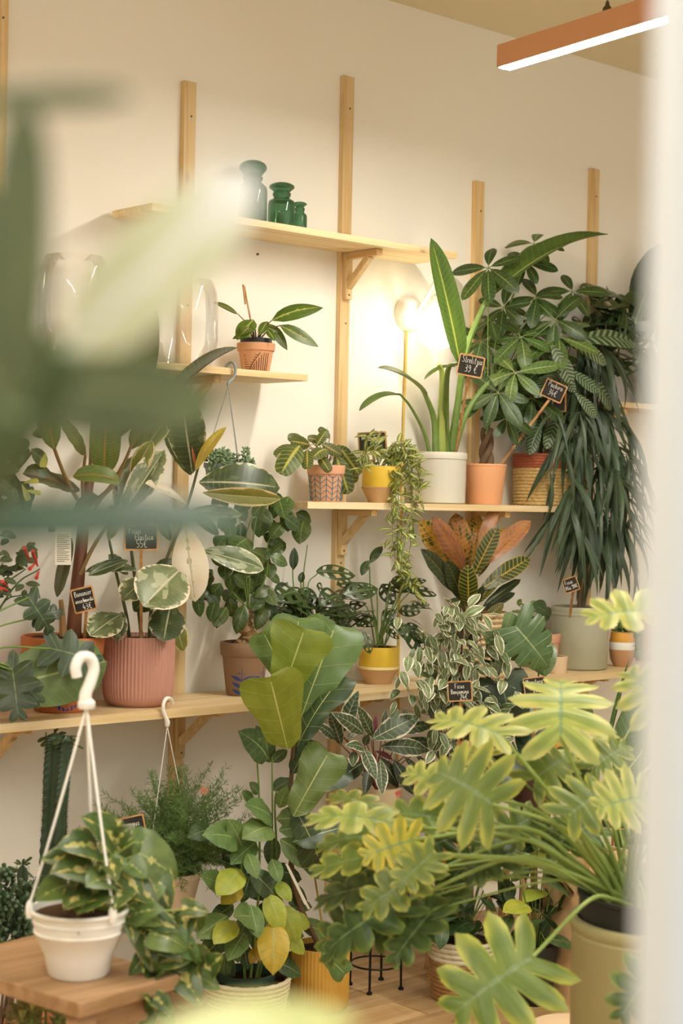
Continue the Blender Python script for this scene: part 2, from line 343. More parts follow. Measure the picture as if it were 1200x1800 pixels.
# ---------------------------------------------------------------- lettering by pen strokes
G = {  # glyph: (advance, strokes)
 'S': (.6, [[(.55,.9),(.3,1),(.08,.8),(.3,.55),(.52,.3),(.35,.02),(.02,.1)]]), 't': (.36, [[(.18,.95),(.16,.2),(.24,0),(.36,.08)],[(0,.62),(.36,.66)]]),
 'r': (.36, [[(.05,.5),(.08,0)],[(.08,.32),(.2,.5),(.36,.46)]]), 'e': (.4, [[(.03,.24),(.36,.3),(.28,.5),(.08,.45),(.04,.18),(.18,0),(.4,.08)]]),
 'l': (.26, [[(.1,1),(.08,.2),(.14,0),(.26,.06)]]), 'i': (.22, [[(.1,.5),(.08,.1),(.14,0),(.22,.05)],[(.11,.7),(.12,.74)]]),
 'z': (.4, [[(.03,.5),(.34,.48),(.15,.22),(.36,.12),(.3,-.25),(.08,-.22),(.4,.06)]]), 'a': (.46, [[(.36,.46),(.12,.5),(.03,.2),(.14,0),(.34,.2),(.36,.5),(.36,.12),(.46,.02)]]),
 'H': (.6, [[(.05,1),(.07,0)],[(.07,.5),(.5,.52)],[(.5,1),(.5,0)]]), 'o': (.42, [[(.2,.5),(.04,.3),(.1,.02),(.32,.06),(.36,.36),(.2,.5)]]),
 'y': (.42, [[(.04,.5),(.1,.16),(.32,.2)],[(.36,.5),(.32,0),(.2,-.35),(.04,-.25)]]), 'P': (.52, [[(.08,.98),(.1,0)],[(.06,.95),(.4,.95),(.46,.7),(.3,.5),(.1,.48)]]),
 'c': (.38, [[(.34,.44),(.16,.5),(.04,.22),(.16,0),(.38,.1)]]), 'h': (.42, [[(.06,1),(.06,0)],[(.06,.3),(.22,.5),(.32,.36),(.32,.06),(.42,.02)]]),
 'F': (.5, [[(.08,1),(.1,0)],[(.05,.98),(.46,.98)],[(.08,.54),(.36,.54)]]), 'u': (.44, [[(.04,.5),(.06,.12),(.2,0),(.34,.2),(.35,.5),(.35,.1),(.44,.02)]]),
 's': (.34, [[(.3,.46),(.1,.48),(.1,.3),(.28,.18),(.2,0),(.02,.04)]]), 'E': (.5, [[(.44,.98),(.08,.96),(.08,.02),(.48,.04)],[(.08,.52),(.38,.54)]]),
 'B': (.52, [[(.08,1),(.08,0)],[(.06,.98),(.38,.92),(.34,.58),(.1,.54)],[(.1,.54),(.44,.42),(.38,.06),(.06,.02)]]), 'n': (.42, [[(.05,.5),(.06,0)],[(.06,.3),(.2,.5),(.32,.36),(.33,.05),(.42,.02)]]),
 'm': (.6, [[(.05,.5),(.05,0)],[(.05,.3),(.18,.5),(.27,.3),(.27,0)],[(.27,.3),(.42,.5),(.5,.3),(.5,.04),(.6,.02)]]), 'M': (.66, [[(.05,0),(.1,1),(.32,.4),(.54,1),(.6,0)]]),
 'j': (.26, [[(.14,.5),(.14,-.2),(.02,-.3)],[(.15,.7),(.16,.74)]]), 'g': (.44, [[(.34,.46),(.12,.5),(.05,.2),(.2,.06),(.34,.4),(.33,-.2),(.12,-.32),(.04,-.2)]]),
 'p': (.44, [[(.06,.5),(.06,-.35)],[(.06,.34),(.24,.5),(.36,.28),(.22,.02),(.06,.12)]]), 'A': (.56, [[(.02,0),(.26,1),(.5,0)],[(.1,.36),(.42,.36)]]),
 'k': (.42, [[(.06,1),(.06,0)],[(.34,.5),(.08,.24),(.4,0)]]), 'C': (.52, [[(.48,.86),(.26,1),(.05,.5),(.24,.02),(.5,.14)]]), 'd': (.44, [[(.34,.44),(.1,.48),(.06,.1),(.24,.02),(.35,.3)],[(.36,1),(.36,.02)]]),
 '0': (.46, [[(.22,1),(.05,.5),(.2,0),(.4,.5),(.22,1)]]), '1': (.3, [[(.02,.7),(.18,1),(.18,0)]]), '2': (.46, [[(.05,.8),(.25,1),(.38,.75),(.04,.02),(.44,.04)]]),
 '3': (.46, [[(.06,.95),(.34,.92),(.36,.65),(.14,.54),(.4,.38),(.3,.04),(.04,.06)]]), '4': (.48, [[(.2,1),(.04,.36),(.44,.36)],[(.32,.62),(.3,-.04)]]),
 '5': (.46, [[(.42,1),(.1,.98),(.07,.58),(.36,.52),(.36,.1),(.06,.02)]]), '6': (.46, [[(.36,.98),(.1,.5),(.1,.08),(.34,.06),(.36,.38),(.1,.36)]]),
 '9': (.46, [[(.38,.8),(.2,1),(.06,.74),(.2,.54),(.38,.78),(.36,.3),(.2,.02),(.04,.1)]]), '\u20ac': (.56, [[(.52,.88),(.3,.98),(.12,.5),(.28,.02),(.54,.12)],[(0,.6),(.4,.62)],[(0,.4),(.38,.42)]]), ' ': (.28, [])}
CHALK = None
def lettering(parent, lines, o, ex, ey, ez, name='lettering', mat=None, th=.0007):
    """lines: (text, x, y, height, slope); o centre, ex right, ey up, ez out"""
    mb = MB()
    for (txt, x, y, h, sl, *mx) in lines:
        tot = sum(G[c_][0]+.1 for c_ in txt)*h*.86
        cx = min(1, mx[0]/tot) if mx else 1
        for ch in txt:
            adv, strokes = G[ch]
            for s in strokes:
                c = cr([V((p[0], p[1], 0)) for p in s], 4)
                mb.tube([o+ex*(x+p.x*h*.86*cx)+ey*(y+p.y*h+sl*(x+p.x*h))+ez*.0004 for p in c], th, 4)
            x += (adv+.1)*h*.86*cx
    return mb.obj(name, mat or M('chalk', '#f2efe4', .9), parent)
def sign(label, px, py, Y, wpx, hpx, rot, lines, foot=None, yaw=0., stickw=.008, tilt=0.):
    """slate price board on a wooden stick; lines as (text, x, y, height) in board fractions"""
    c = at(px, py, Y); k = 1/ppm(c); w, h = wpx*k, hpx*k
    n = tocam(c); n = Matrix.Rotation(math.radians(yaw), 3, 'Z') @ n; n = (n+UP*tilt).normalized()
    ex = UP.cross(n).normalized(); ey = n.cross(ex); q = Matrix.Rotation(math.radians(-rot), 3, n); ex = q @ ex; ey = q @ ey
    ft = foot if foot is not None else c-ey*h*1.6
    ft = V(ft); t = thing('price_sign', label, 'sign', ft)
    def rr(w_, h_, r, z0, z1):
        pts = []
        for (sx, sy, a0) in ((1, 1, 0), (-1, 1, 90), (-1, -1, 180), (1, -1, 270)):
            for i in range(4):
                a = math.radians(a0+i*30); pts.append((sx*(w_/2-r)+r*math.cos(a), sy*(h_/2-r)+r*math.sin(a)))
        return [c+ex*x+ey*y+n*z0 for x, y in pts], [c+ex*x+ey*y+n*z1 for x, y in pts]
    bk, fr = rr(w*.96, h*.95, .003, -.003, .001); m = len(bk)
    brd = MB().add(bk+fr, [tuple(range(m))[::-1], tuple(range(m, 2*m))]+[(i, (i+1) % m, m+(i+1) % m, m+i) for i in range(m)]).obj('slate_board', M('slate', '#2e2b26', .75, .2, noise=.3, nscale=60, col2='#45413a'), t, False)
    ob, of = rr(w, h, .0045, -.004, .0022); ib, jf = rr(w*.9, h*.86, .003, -.004, .0022)
    fs = []
    for i in range(m):
        j = (i+1) % m
        fs += [(i, j, m+j, m+i), (m+i, m+j, 3*m+j, 3*m+i), (3*m+i, 3*m+j, 2*m+j, 2*m+i), (2*m+i, 2*m+j, j, i)]
    MB().add(ob+of+ib+jf, fs).obj('frame', wood('sign_wood', '#c99a62', '#a8763f'), t, False)
    top = c-ey*h*.42-n*.0042
    if (top-ft).length > .01: MB().bar(ft, top, stickw, .003, ex).obj('stick', MC['sign_wood'], t, False)
    lettering(brd, [(a, x*w, y*h, hh*h, 0, (.43-x)*w) for a, x, y, hh in lines], c+n*.001, ex, ey, n, th=.00062)
    return t
# ================================================================ the room
wallm = M('wall_plaster', '#f3eee0', .85, .15, noise=.10, nscale=1.6, col2='#e9e1cd', bump=.05)
ceilm = M('ceiling_paint', '#eadfc0', .9, .1)
X0, X1, YF = -1.6, 6.6, -.55
struct(MB().box((X0, WY, 0), (X1, WY+.12, 3.0)).obj('wall_back', wallm, smooth=False))
struct(MB().box((X0-.12, YF, 0), (X0, WY+.12, 3.0)).obj('wall_left', wallm, smooth=False))
struct(MB().box((X1, YF, 0), (X1+.12, WY+.12, 3.0)).obj('wall_right', wallm, smooth=False))
struct(MB().box((X0-.12, YF, 3.0), (X1+.12, WY+.12, 3.12)).obj('ceiling', ceilm, smooth=False))
fl = struct(MB().box((X0-.12, YF-1.6, -.12), (X1+.12, WY+.12, -.012)).obj('floor', M('subfloor', '#5a4630', .9), smooth=False))
plk = wood('floor_oak', '#c4a070', '#a98452', 0, .4, .8, .3)
pls = [MB().box((0, 0, -.012), (L_, .138, 0), .0012).mesh('plank', plk, False) for L_ in (1.196, .796)]
yy = WY-.14; row = 0
while yy > -.8:
    x = X0-(.0, .5, .9, .3)[row % 4]
    while x < X1:
        k = 0 if (row*3+int(x*7)) % 4 else 1
        o = bpy.data.objects.new('plank', pls[k]); COL.objects.link(o); o.parent = fl; o.location = (x, yy, 0); x += (1.2, .8)[k]
    yy -= .14; row += 1
# a post of the shop front close to the camera, at the right
dj = .6; pj = dep(1188, 900, dj); jx = V((RT.x, RT.y, 0)).normalized(); jf = V((FW.x, FW.y, 0)).normalized()
jm = M('jamb_paint', '#dde6ee', .5, .3)
def slab(p, w_, d_, z0, z1, bev=.004):
    b = MB().box((0, 0, z0), (w_, d_, z1), bev)
    b.v = [V((p.x, p.y, 0))+jx*q.x+jf*q.y+V((0, 0, q.z)) for q in b.v]; return b
dj_o = struct(slab(pj, .14, .07, -.01, 2.6).obj('door_1', jm, smooth=False))
slab(pj+jx*.02-jf*.015, .1, .016, .0, 2.58).obj('door_stop', jm, dj_o, smooth=False)
# ================================================================ shelving
pine = wood('pine_board', '#ecd6a8', '#d9b981', 0, .5); pinez = wood('pine_batten', '#e6c994', '#d2ab70', 2, .5); piney = wood('pine_bracket', '#e4bf86', '#cf9f60', 1, .5)
UPX = [2.22, 2.837, 3.448, 4.047, 4.645]; UTOP = [2.75, 2.594, 2.721, 2.479, 2.609]
names = ['pine wall batten at the left edge of the picture', 'pine wall batten rising behind the left end of the top shelf', 'tallest pine wall batten carrying the top shelf bracket right of the green jars',
         'shorter pine wall batten behind the tall paddle-leaved plant', 'pine wall batten furthest right behind the whorled-leaf tree']
scr = M('screw_steel', '#6b6356', .4, .5, 1)
for i, (x, zt) in enumerate(zip(UPX, UTOP)):
    u = MB().box((x-.0205, WY-.02, .12), (x+.0205, WY, zt), .0015).obj('wall_batten', pinez, smooth=False, org=(x, WY-.01, .12))
    tag(u, names[i], 'batten', 'pine wall battens')
    for z in (zt-.1, 1.95, 1.2, .6):
        MB().lathe([(.0034, -.0008), (.0034, .0008), (.0015, .0014)], (x+.004, WY-.02, z), 10, ax=Matrix.Rotation(math.pi/2, 3, 'X')).obj('screw', scr, u)
def shelf(x0, x1, dpt, z0, z1, label):
    return tag(MB().box((x0, WY-.0005-dpt, z0), (x1, WY-.0205, z1), .0012).obj('shelf_board', pine, smooth=False, org=((x0+x1)/2, WY-dpt/2, z0)), label, 'shelf', 'pine shelf boards')
shelf(2.577, 3.75, .21, 2.168, 2.188, 'topmost pine shelf board holding three green glass jars')
shelf(1.75, 3.135, .215, 1.742, 1.761, 'pine shelf board at upper left holding the clear glass vases')
shelf(3.157, 4.32, .2, 1.370, 1.391, 'pine shelf board at eye level under the pale ribbed pot and the rope basket')
shelf(1.5, 4.66, .3, .806, .829, 'long lowest pine shelf board crossing most of the picture')
shelf(4.55, 5.9, .2, 1.742, 1.761, 'short pine shelf board at the far right behind the trailing long leaves')
def bracket(x, z, arm, leg, label):
    """z is the underside of the board"""
    y0 = WY-.02; t = thing('shelf_bracket', label, 'bracket', (x, y0, z-leg), 'wooden shelf brackets')
    MB().box((x-.013, y0-.018, z-leg), (x+.013, y0-.0005, z-.0005), .002).obj('wall_leg', pinez, t, False)
    MB().box((x-.012, y0-arm, z-.0205), (x+.012, y0-.0185, z-.0005), .002).obj('arm', piney, t, False)
    MB().bar((x, y0-.015, z-leg*.72), (x, y0-arm*.72, z-.018), .022, .02, V((1, 0, 0)), .002).obj('brace', pinez, t, False)
    MB().lathe([(.0034, -.0008), (.0034, .0008), (.0015, .0014)], (x, y0-.018, z-leg+.014), 10, ax=Matrix.Rotation(math.pi/2, 3, 'X')).obj('screw', scr, t)
bracket(3.448, 2.168, .155, .145, 'wooden triangular bracket under the topmost shelf')
bracket(2.837, 1.742, .155, .145, 'wooden bracket under the shelf with the glass vases')
bracket(3.448, 1.370, .155, .145, 'wooden bracket under the eye-level shelf left of the trailing plant')
bracket(4.047, 1.370, .155, .145, 'wooden bracket under the eye-level shelf above the croton')
bracket(2.837, .806, .2, .16, 'wooden bracket under the lowest shelf behind the white plastic hook')
bracket(2.22, .806, .2, .16, 'wooden bracket under the lowest shelf at the left edge')
bracket(3.448, .806, .2, .16, 'wooden bracket under the lowest shelf behind the striped pink-stemmed plant')
bracket(4.52, .806, .2, .16, 'wooden bracket under the right end of the lowest shelf')
bracket(4.645, 1.742, .155, .145, 'wooden bracket hidden among long leaves under the far right shelf')
# ================================================================ lamps
# pendant strip light
pe = dep(884, 107, 4.55); pd = V((-math.sin(math.radians(6.1)), -math.cos(math.radians(6.1)), 0)); ps = V((pd.y, -pd.x, 0))
pm = M('pendant_orange', '#dba074', .45, .3); em = M('pendant_diffuser', '#fffaf0', .5, emit=STRIP_W)
def pendant(p, label, L_=3.1):
    t = thing('pendant_light', label, 'lamp', p, 'orange pendant strip lights')
    def bx(o, a, b, w_, z0, z1):
        k = MB().box((-w_/2, a, z0), (w_/2, b, z1), .001); k.v = [p+ps*q.x+pd*q.y+V((0, 0, q.z)) for q in k.v]; return k
    bx(t, 0, L_, .046, -.022, .04).obj('housing', pm, t, False)
    bx(t, .006, L_-.006, .04, -.0245, -.0215).obj('diffuser', em, t, False)
    for y in (.4, L_-.4):
        q = p+pd*y+V((0, 0, .04)); MB().lathe([(.012, 0), (.012, .012), (.006, .02), (.004, .03)], q, 14).obj('clamp', scr, t)
        MB().tube([q+V((0, 0, .02)), V((q.x, q.y, 2.999))], .0022, 6).obj('cable', M('cable_grey', '#8d8a80', .6), t)
        c = MB(); c.lathe([(.03, 0), (.03, .02)], (q.x, q.y, 2.979), 20).obj('ceiling_cup', pm, t)
    return t
pendant(pe, 'orange pendant strip light glowing white, hanging top right')
pendant(pe+V((-2.7, -.6, 0)), 'unseen second orange strip light added at left for extra light')  # added lamp out of view, put in to brighten the wall
# wall globe lamp
lb = at(715, 553, WY); gl = at(770, 577, WY-.165)
t = thing('wall_lamp', 'lit globe wall lamp with a white round base and yellow cord', 'lamp', (lb.x, WY, lb.z))
ax = Matrix.Rotation(math.pi/2, 3, 'X')
MB().lathe([(.056, 0), (.057, .012), (.052, .028), (.036, .042), (.012, .047)], (lb.x, WY, lb.z), 36, ax=ax).obj('base', M('porcelain', '#e9e3d6', .3), t)
ga = at(748, 500, WY-.12)
arm = cr([V((lb.x, WY-.045, lb.z)), V((lb.x+.005, WY-.085, lb.z+.05)), V((lb.x+.01, WY-.12, lb.z+.1)), V((gl.x, gl.y, gl.z+.145)), V((gl.x, gl.y, gl.z+.09))], 8)
MB().tube(arm, .0065, 10).obj('arm', M('lamp_glass_arm', '#efe9dc', .15, .5), t)
MB().lathe([(.022, .06), (.024, .066), (.024, .1), (.012, .108)], gl, 20).obj('socket', M('porcelain', '#e9e3d6'), t)
sph = [(.068*math.sin(math.pi*i/18), -.068*math.cos(math.pi*i/18)) for i in range(1, 18)]
MB().lathe(sph, gl, 32).obj('globe', M('globe_light', '#ffefd2', .4, emit=LAMP_W), t)
cp = cr([V((lb.x-.01, WY-.012, lb.z-.055)), V((lb.x-.008, WY-.008, lb.z-.15)), V((lb.x-.012, WY-.006, 1.6)), V((lb.x-.01, WY-.006, 1.393))], 6)
MB().tube(cp, .0042, 6).obj('cord', M('cord_yellow', '#e0bc5c', .7), t)
MB().tube(cr([V((lb.x-.01, WY-.006, 1.3695)), V((lb.x-.014, WY-.006, 1.1)), V((lb.x-.008, WY-.006, .7)), V((lb.x-.01, WY-.006, .25))], 6), .0042, 6).obj('cord', MC['cord_yellow'], t)
# ================================================================ jars and vases
gj = glassm('bottle_green_glass', '#4f9a68', .62, .05)
def jar(px, pyb, Yc, r, H, label):
    b = at(px, pyb, Yc); b.z = 2.1885; t = thing('glass_jar', label, 'jar', b, 'green glass jars with globe stoppers')
    hb = H*.69
    MB().lathe([(r*.9, 0), (r, .006), (r, hb*.78), (r*.94, hb*.88), (r*.62, hb*.97), (r*.6, hb), (r*.68, hb+.006), (r*.68, hb+.012), (r*.55, hb+.012)], b, 32).obj('body', gj, t)
    k = r*.95; z0 = hb+.0125
    s = [(r*.5, z0), (r*.62, z0+.004)]+[(k*math.cos(a)*1.0+.0, z0+.004+(H-z0-.004)*(.5+.5*math.sin(a))) for a in [math.radians(x) for x in range(-38, 86, 12)]]+[(.002, H)]
    MB().lathe(s, b, 32).obj('stopper', gj, t)
jar(443, 389, WY-.075, .043, .2, 'tallest of the three green glass jars on the topmost shelf')
jar(494, 396, WY-.105, .040, .143, 'middle-sized green glass jar standing on the topmost shelf')
jar(526, 400, WY-.085, .0225, .1, 'smallest green glass jar at the right of its row')
cg = glassm('clear_glass', '#f7f4e8', .02, .04)
def vase(px, pyb, Yc, r, H, label):
    b = at(px, pyb, Yc); b.z = 1.7615; t = thing('glass_vase', label, 'vase', b, 'clear glass vases')
    o = [(.55, 0), (.8, .015), (.93, .12), (1, .32), (1, .66), (.95, .86), (.86, .96), (.8, 1.0)]
    pr = [(r*a, H*z) for a, z in o]; pi = [((r-.0035)*a, H*z) for a, z in o[::-1]]; pi[-1] = (r*.5, .006); pi[-2] = (r*.72, .01)
    MB().lathe(pr, b, 40).obj('body', cg, t)
vase(322, 637, WY-.115, .096, .245, 'clear glass vase on the upper left shelf nearer the small potted plant')
vase(128, 622, WY-.115, .095, .27, 'clear glass vase further left, half hidden behind blurred leaves')
# nail and holes in the plaster
tag(MB().lathe([(.004, 0), (.003, .006), (.001, .007)], at(452, 447, WY), 8, ax=ax).obj('wall_nail', scr, org=at(452, 447, WY)), 'small dark nail stub in the wall below the topmost shelf', 'nail')
# ================================================================ pots
ZT, ZU, ZM, ZL = 2.1885, 1.7615, 1.3915, .8295
soilm = M('soil', '#2f2219', .95, .1, noise=.6, nscale=160, col2='#5a4231', bump=.8)
terr = M('terracotta', '#cf8a5c', .75, .2, noise=.18, nscale=14, col2='#b9764c')
stemg = M('stem_green', '#6f8a3c', .5, noise=.3, nscale=40, col2='#4b6428')
stemd = M('stem_dark_green', '#3f5a2c', .5, noise=.3, nscale=40)
stemb = M('stem_brown', '#6d5238', .7, noise=.4, nscale=50, bump=.3)
POT = {}
def potted(name, label, px, y0, y1, w0, w1, Y, z, mat, prof=None, cat='plant', group=None, seg=44, rib=None, soil=.9, potname='pot', sm=None):
    """plant thing with its pot: y0 rim, y1 foot, w0 rim width, w1 foot width in picture points"""
    b = at(px, y1, Y); b.z = z; k = 1/ppm(b); H = (y1-y0)*k; r0, r1 = w0*k/2, w1*k/2
    t = thing(name, label, cat, b, group); t['H'] = H; t['r'] = r0
    if prof is None: prof = [(0, 0), (1, 1)]
    o = [(r1+(r0-r1)*a if a <= 1 else r0*a, H*zz) for a, zz in prof]
    th = min(.006, r0*.12)
    pr = [(o[0][0]*.94, 0), (o[0][0], .004)]+[(r, max(zz, .0045)) for r, zz in o[1:]]+[(o[-1][0]-th, H), (o[-1][0]-th*1.2, H*soil-.004)]
    pt_ = POT[t.name] = MB().lathe(pr, b, seg, rib).obj(potname, mat, t)
    s = MB(); n = 5; rr = o[-1][0]-th*1.5
    s.lathe([(rr, -.006), (rr, 0), (rr*.7, .004), (rr*.35, .002), (.002, .006)], b+V((0, 0, H*soil)), 22)
    for i in range(22*4): s.v[22+i] += rv(.002)
    s.obj('soil', sm or soilm, pt_)
    t['top'] = b+V((0, 0, H*soil)); return t
RIM = [(0, 0), (.78, .72), (.80, .73), (1.0, .745), (1.03, .76), (1.06, .98), (1.04, 1)]
def rope(parent, mat, z0, z1, r0, r1, n, name='rope_coil', wob=.0):
    """stacked coils, each a ring of twisted cord"""
    b = V(parent['org'])
    for i in range(n):
        k = (i+.5)/n; z = z0+(z1-z0)*k; r = r0+(r1-r0)*k; hr = (z1-z0)/n*.53
        pts = []; S = 56
        mb = MB()
        for j in range(S):
            t = 2*math.pi*j/S; q = hr*(1+.16*math.sin(22*t+i*2)); pts.append((t, q))
        vs = []; fs = []
        for j, (t, q) in enumerate(pts):
            for m in range(6):
                a = 2*math.pi*m/6; vs.append(b+V(((r+q*math.cos(a))*math.cos(t), (r+q*math.cos(a))*math.sin(t), z+q*math.sin(a)+wob*math.sin(t+i))))
        for j in range(S):
            for m in range(6):
                m2 = (m+1) % 6; j2 = (j+1) % S; fs.append((j*6+m, j2*6+m, j2*6+m2, j*6+m2))
        mb.add(vs, fs).obj(name, mat, parent)
def top(t): return V(t['top'])
# ================================================================ eye-level shelf
# -- tall paddle-leaved plant in ribbed pale pot
t = potted('potted_strelitzia', 'tall paddle-leaved plant in a large pale grey ribbed pot, one leaf before the lamp', 771, 795, 885, 94, 92, WY-.105, ZM,
           M('pot_pale_grey', '#cfcab8', .45, .4, noise=.15, nscale=9, stretch=(6, 6, .4), col2='#bdb8a4'), [(0, 0), (0, .02), (.9, .8), (1.0, .86), (1.03, .87), (1.03, .98), (1, 1)], seg=64)
str_l = leafmat('strelitzia_leaf', '#5d7d38', '#48692c', vein='#6f8f45', vn=22, vw=.35, vs=.35, mid='#a9b85c', mw=.07, tr=.3, rough=.4)
pad = [leafmesh(str_l, 'paddle', .28, 12, 2, (35, 45), bend=.25, fold=.55, cup=.05), leafmesh(str_l, 'paddle', .25, 12, 2, (35, 45), bend=.6, fold=.75, cup=.1)]
T0 = top(t); Y = T0.y
shm = M('sheath_green', '#a2b052', .45, noise=.4, nscale=25, stretch=(1, 1, .2), col2='#7d9340')
def pt(px, py, dy=0): return at(px, py, Y+dy)
stem(t, [pt(775, 800), pt(775, 740, -.01), pt(777, 660, -.02), pt(770, 640, -.03)], .016, .006, shm, 'sheath')
stem(t, [pt(785, 802), pt(783, 730, -.02), pt(787, 650, -.1), pt(806, 638, -.165)], .014, .0055, stemg, 'petiole')
stem(t, [pt(790, 802), pt(803, 720, -.02), pt(818, 620, -.05), pt(845, 548, -.08), pt(866, 512, -.1)], .013, .0075, stemg, 'petiole')
stem(t, [pt(795, 804), pt(818, 730, -.03), pt(850, 682, -.05), pt(884, 652, -.07), pt(905, 640, -.08)], .011, .006, stemg, 'petiole')
stem(t, [pt(766, 803), pt(763, 740, .0), pt(750, 700, -.01), pt(738, 678, -.02)], .013, .005, stemg, 'petiole')
stem(t, [pt(756, 803), pt(745, 760), pt(722, 716, -.02), pt(704, 694, -.04)], .0065, .0035, stemg, 'petiole')
stem(t, [pt(780, 803), pt(776, 720, .03), pt(785, 680, .05)], .008, .004, stemg, 'petiole')
leaf(t, pad[0], pt(809, 645, -.17), pt(757, 418, -.16), up=tocam(T0)*.9+RT*.35, w=.98)
leaf(t, pad[1], pt(858, 526, -.1), pt(1069, 412, -.16), up=V((0, 0, 1))+tocam(T0)*.35, w=1.25)
leaf(t, pad[1], pt(895, 645, -.07), pt(985, 628, -.1), up=V((0, 0, 1))+tocam(T0)*.5, w=1.2)
leaf(t, pad[1], pt(750, 700, -.02), pt(663, 647, -.06), up=tocam(T0)*.6+V((0, 0, .8)), w=1.3)
leaf(t, pad[1], pt(706, 696, -.04), pt(631, 723, -.1), up=V((0, 0, 1))+tocam(T0)*.4, w=1.05)
leaf(t, pad[1], pt(800, 645, .02), pt(745, 668, .0), up=V((0, 0, 1))+tocam(T0)*.3, w=1.0)
sign('slate price board reading Strelitzia 39 euro above the pale ribbed pot', 827, 643, Y-.2, 46, 38, 11, [('Strelitzia', -.37, .12, .3), ('39 \u20ac', -.2, -.3, .32)], foot=pt(801, 795, -.04), yaw=6)
# -- braided tree with whorled leaves
t = potted('potted_pachira', 'tree of whorled oval leaves with braided trunk in a plain peach pot', 852, 816, 887, 73, 58, WY-.12, ZM, M('pot_peach', '#e8a877', .6, .25), [(0, 0), (.9, .9), (1, .95), (1.02, .97), (1, 1)])
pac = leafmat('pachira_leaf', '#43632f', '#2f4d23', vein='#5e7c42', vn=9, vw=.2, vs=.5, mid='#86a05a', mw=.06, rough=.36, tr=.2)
pacl = leafmat('pachira_leaf_lit', '#5f8143', '#4c6f36', vein='#8aa566', vn=9, vw=.2, vs=.5, mid='#a9bd7d', mw=.06, rough=.36, tr=.2)  # lighter copy of the leaf green, with the lit look painted in
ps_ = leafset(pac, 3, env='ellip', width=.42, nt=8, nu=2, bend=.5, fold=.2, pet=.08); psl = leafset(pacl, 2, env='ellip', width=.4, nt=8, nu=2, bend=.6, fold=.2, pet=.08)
T0 = top(t); Y = T0.y
for k in range(3):
    c = []
    for i in range(15):
        z = i/14; a = z*5+k*2.09; c.append(T0+V((.014*math.cos(a)+.004*z, .014*math.sin(a), -.01+z*.14)))
    MB().tube(c, taper(15, .013, .009), 8).obj('trunk', stemb, t)
Tt = T0+V((0, 0, .13))
WH = [(938, 428, -.02, 50, 1), (858, 470, -.06, 62, 0), (943, 522, -.05, 56, 0), (1006, 512, -.04, 56, 0), (975, 562, -.12, 60, 0), (982, 592, -.14, 74, 1), (925, 462, .0, 50, 0),
      (915, 592, -.06, 62, 1), (885, 540, -.01, 46, 0), (862, 562, .02, 52, 0), (845, 600, .03, 46, 0), (960, 640, -.04, 58, 0), (905, 655, -.1, 66, 1), (875, 690, -.08, 58, 0), (935, 700, -.07, 56, 0),
      (850, 705, -.02, 46, 0), (890, 735, -.06, 48, 0), (925, 660, .0, 54, 0), (960, 600, .02, 54, 0), (930, 560, .03, 52, 0), (860, 650, .03, 50, 0), (985, 675, -.02, 52, 0), (905, 700, .02, 50, 0)]
for (px, py, dy, r, lit) in WH:
    c = at(px, py, Y+dy); k = 1/ppm(c)
    a0 = Tt+V((R.uniform(-.01, .01), R.uniform(-.01, .01), R.uniform(-.02, .04)))
    hub = T0+V((0, 0, .16+.25*max(0, (c.z-T0.z-.16))))
    if c.z > T0.z+.12: stem(t, [a0, hub.lerp(c, .35)+V((0, 0, .02)), c], .0028, .0014, stemg, 'twig', 5, 4)
    n = R.choice((5, 6)); nrm = (tocam(c)*.75+V((0, 0, .6))+rv(.25)).normalized(); e1 = nrm.orthogonal().normalized(); e2 = nrm.cross(e1); ph = R.uniform(0, 6)
    for i in range(n):
        a = ph+2*math.pi*i/n+R.uniform(-.15, .15); d = e1*math.cos(a)+e2*math.sin(a)-V((0, 0, .35)); q = r*k*R.uniform(.8, 1.15)*1.15
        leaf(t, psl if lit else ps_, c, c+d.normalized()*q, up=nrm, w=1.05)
sign('slate price board reading Pachira 34 euro, tilted on a long slanting stick', 973, 687, Y-.16, 40, 33, 24, [('Pachira', -.34, .14, .28), ('34\u20ac', -.2, -.28, .32)], foot=at(881, 815, Y-.02), yaw=8)
# -- striped leaves in rope basket
t = potted('potted_calathea', 'striped-leaf plant in a straw rope basket with a rust-red rim', 951, 800, 888, 98, 90, WY-.11, ZM, M('basket_inner', '#8a6a40', .9), potname='liner_pot')
st = M('straw_rope', '#d9b878', .85, .15, noise=.5, nscale=120, col2='#a9834a'); rd = M('rust_rope', '#b4674a', .85, .15, noise=.3, nscale=120, col2='#8f4c34')
H = t['H']; r = t['r']
rope(POT[t.name], st, .001, H*.74, r*.95, r*1.0, 11, 'straw_coil'); rope(POT[t.name], rd, H*.74, H*1.03, r*1.0, r*1.02, 5, 'rust_coil')
cal = leafmat('calathea_leaf', '#8aa277', '#75906a', stripe='#33492a', sn=11, sw=.48, mid='#4c6440', mw=.05, edge='#3d5532', ew=.06, en=.02, rough=.45, tr=.15)
cs = leafset(cal, 3, env='ellip', width=.42, nt=10, nu=2, va=(35, 45), bend=.7, fold=.12)
T0 = top(t); Y = T0.y
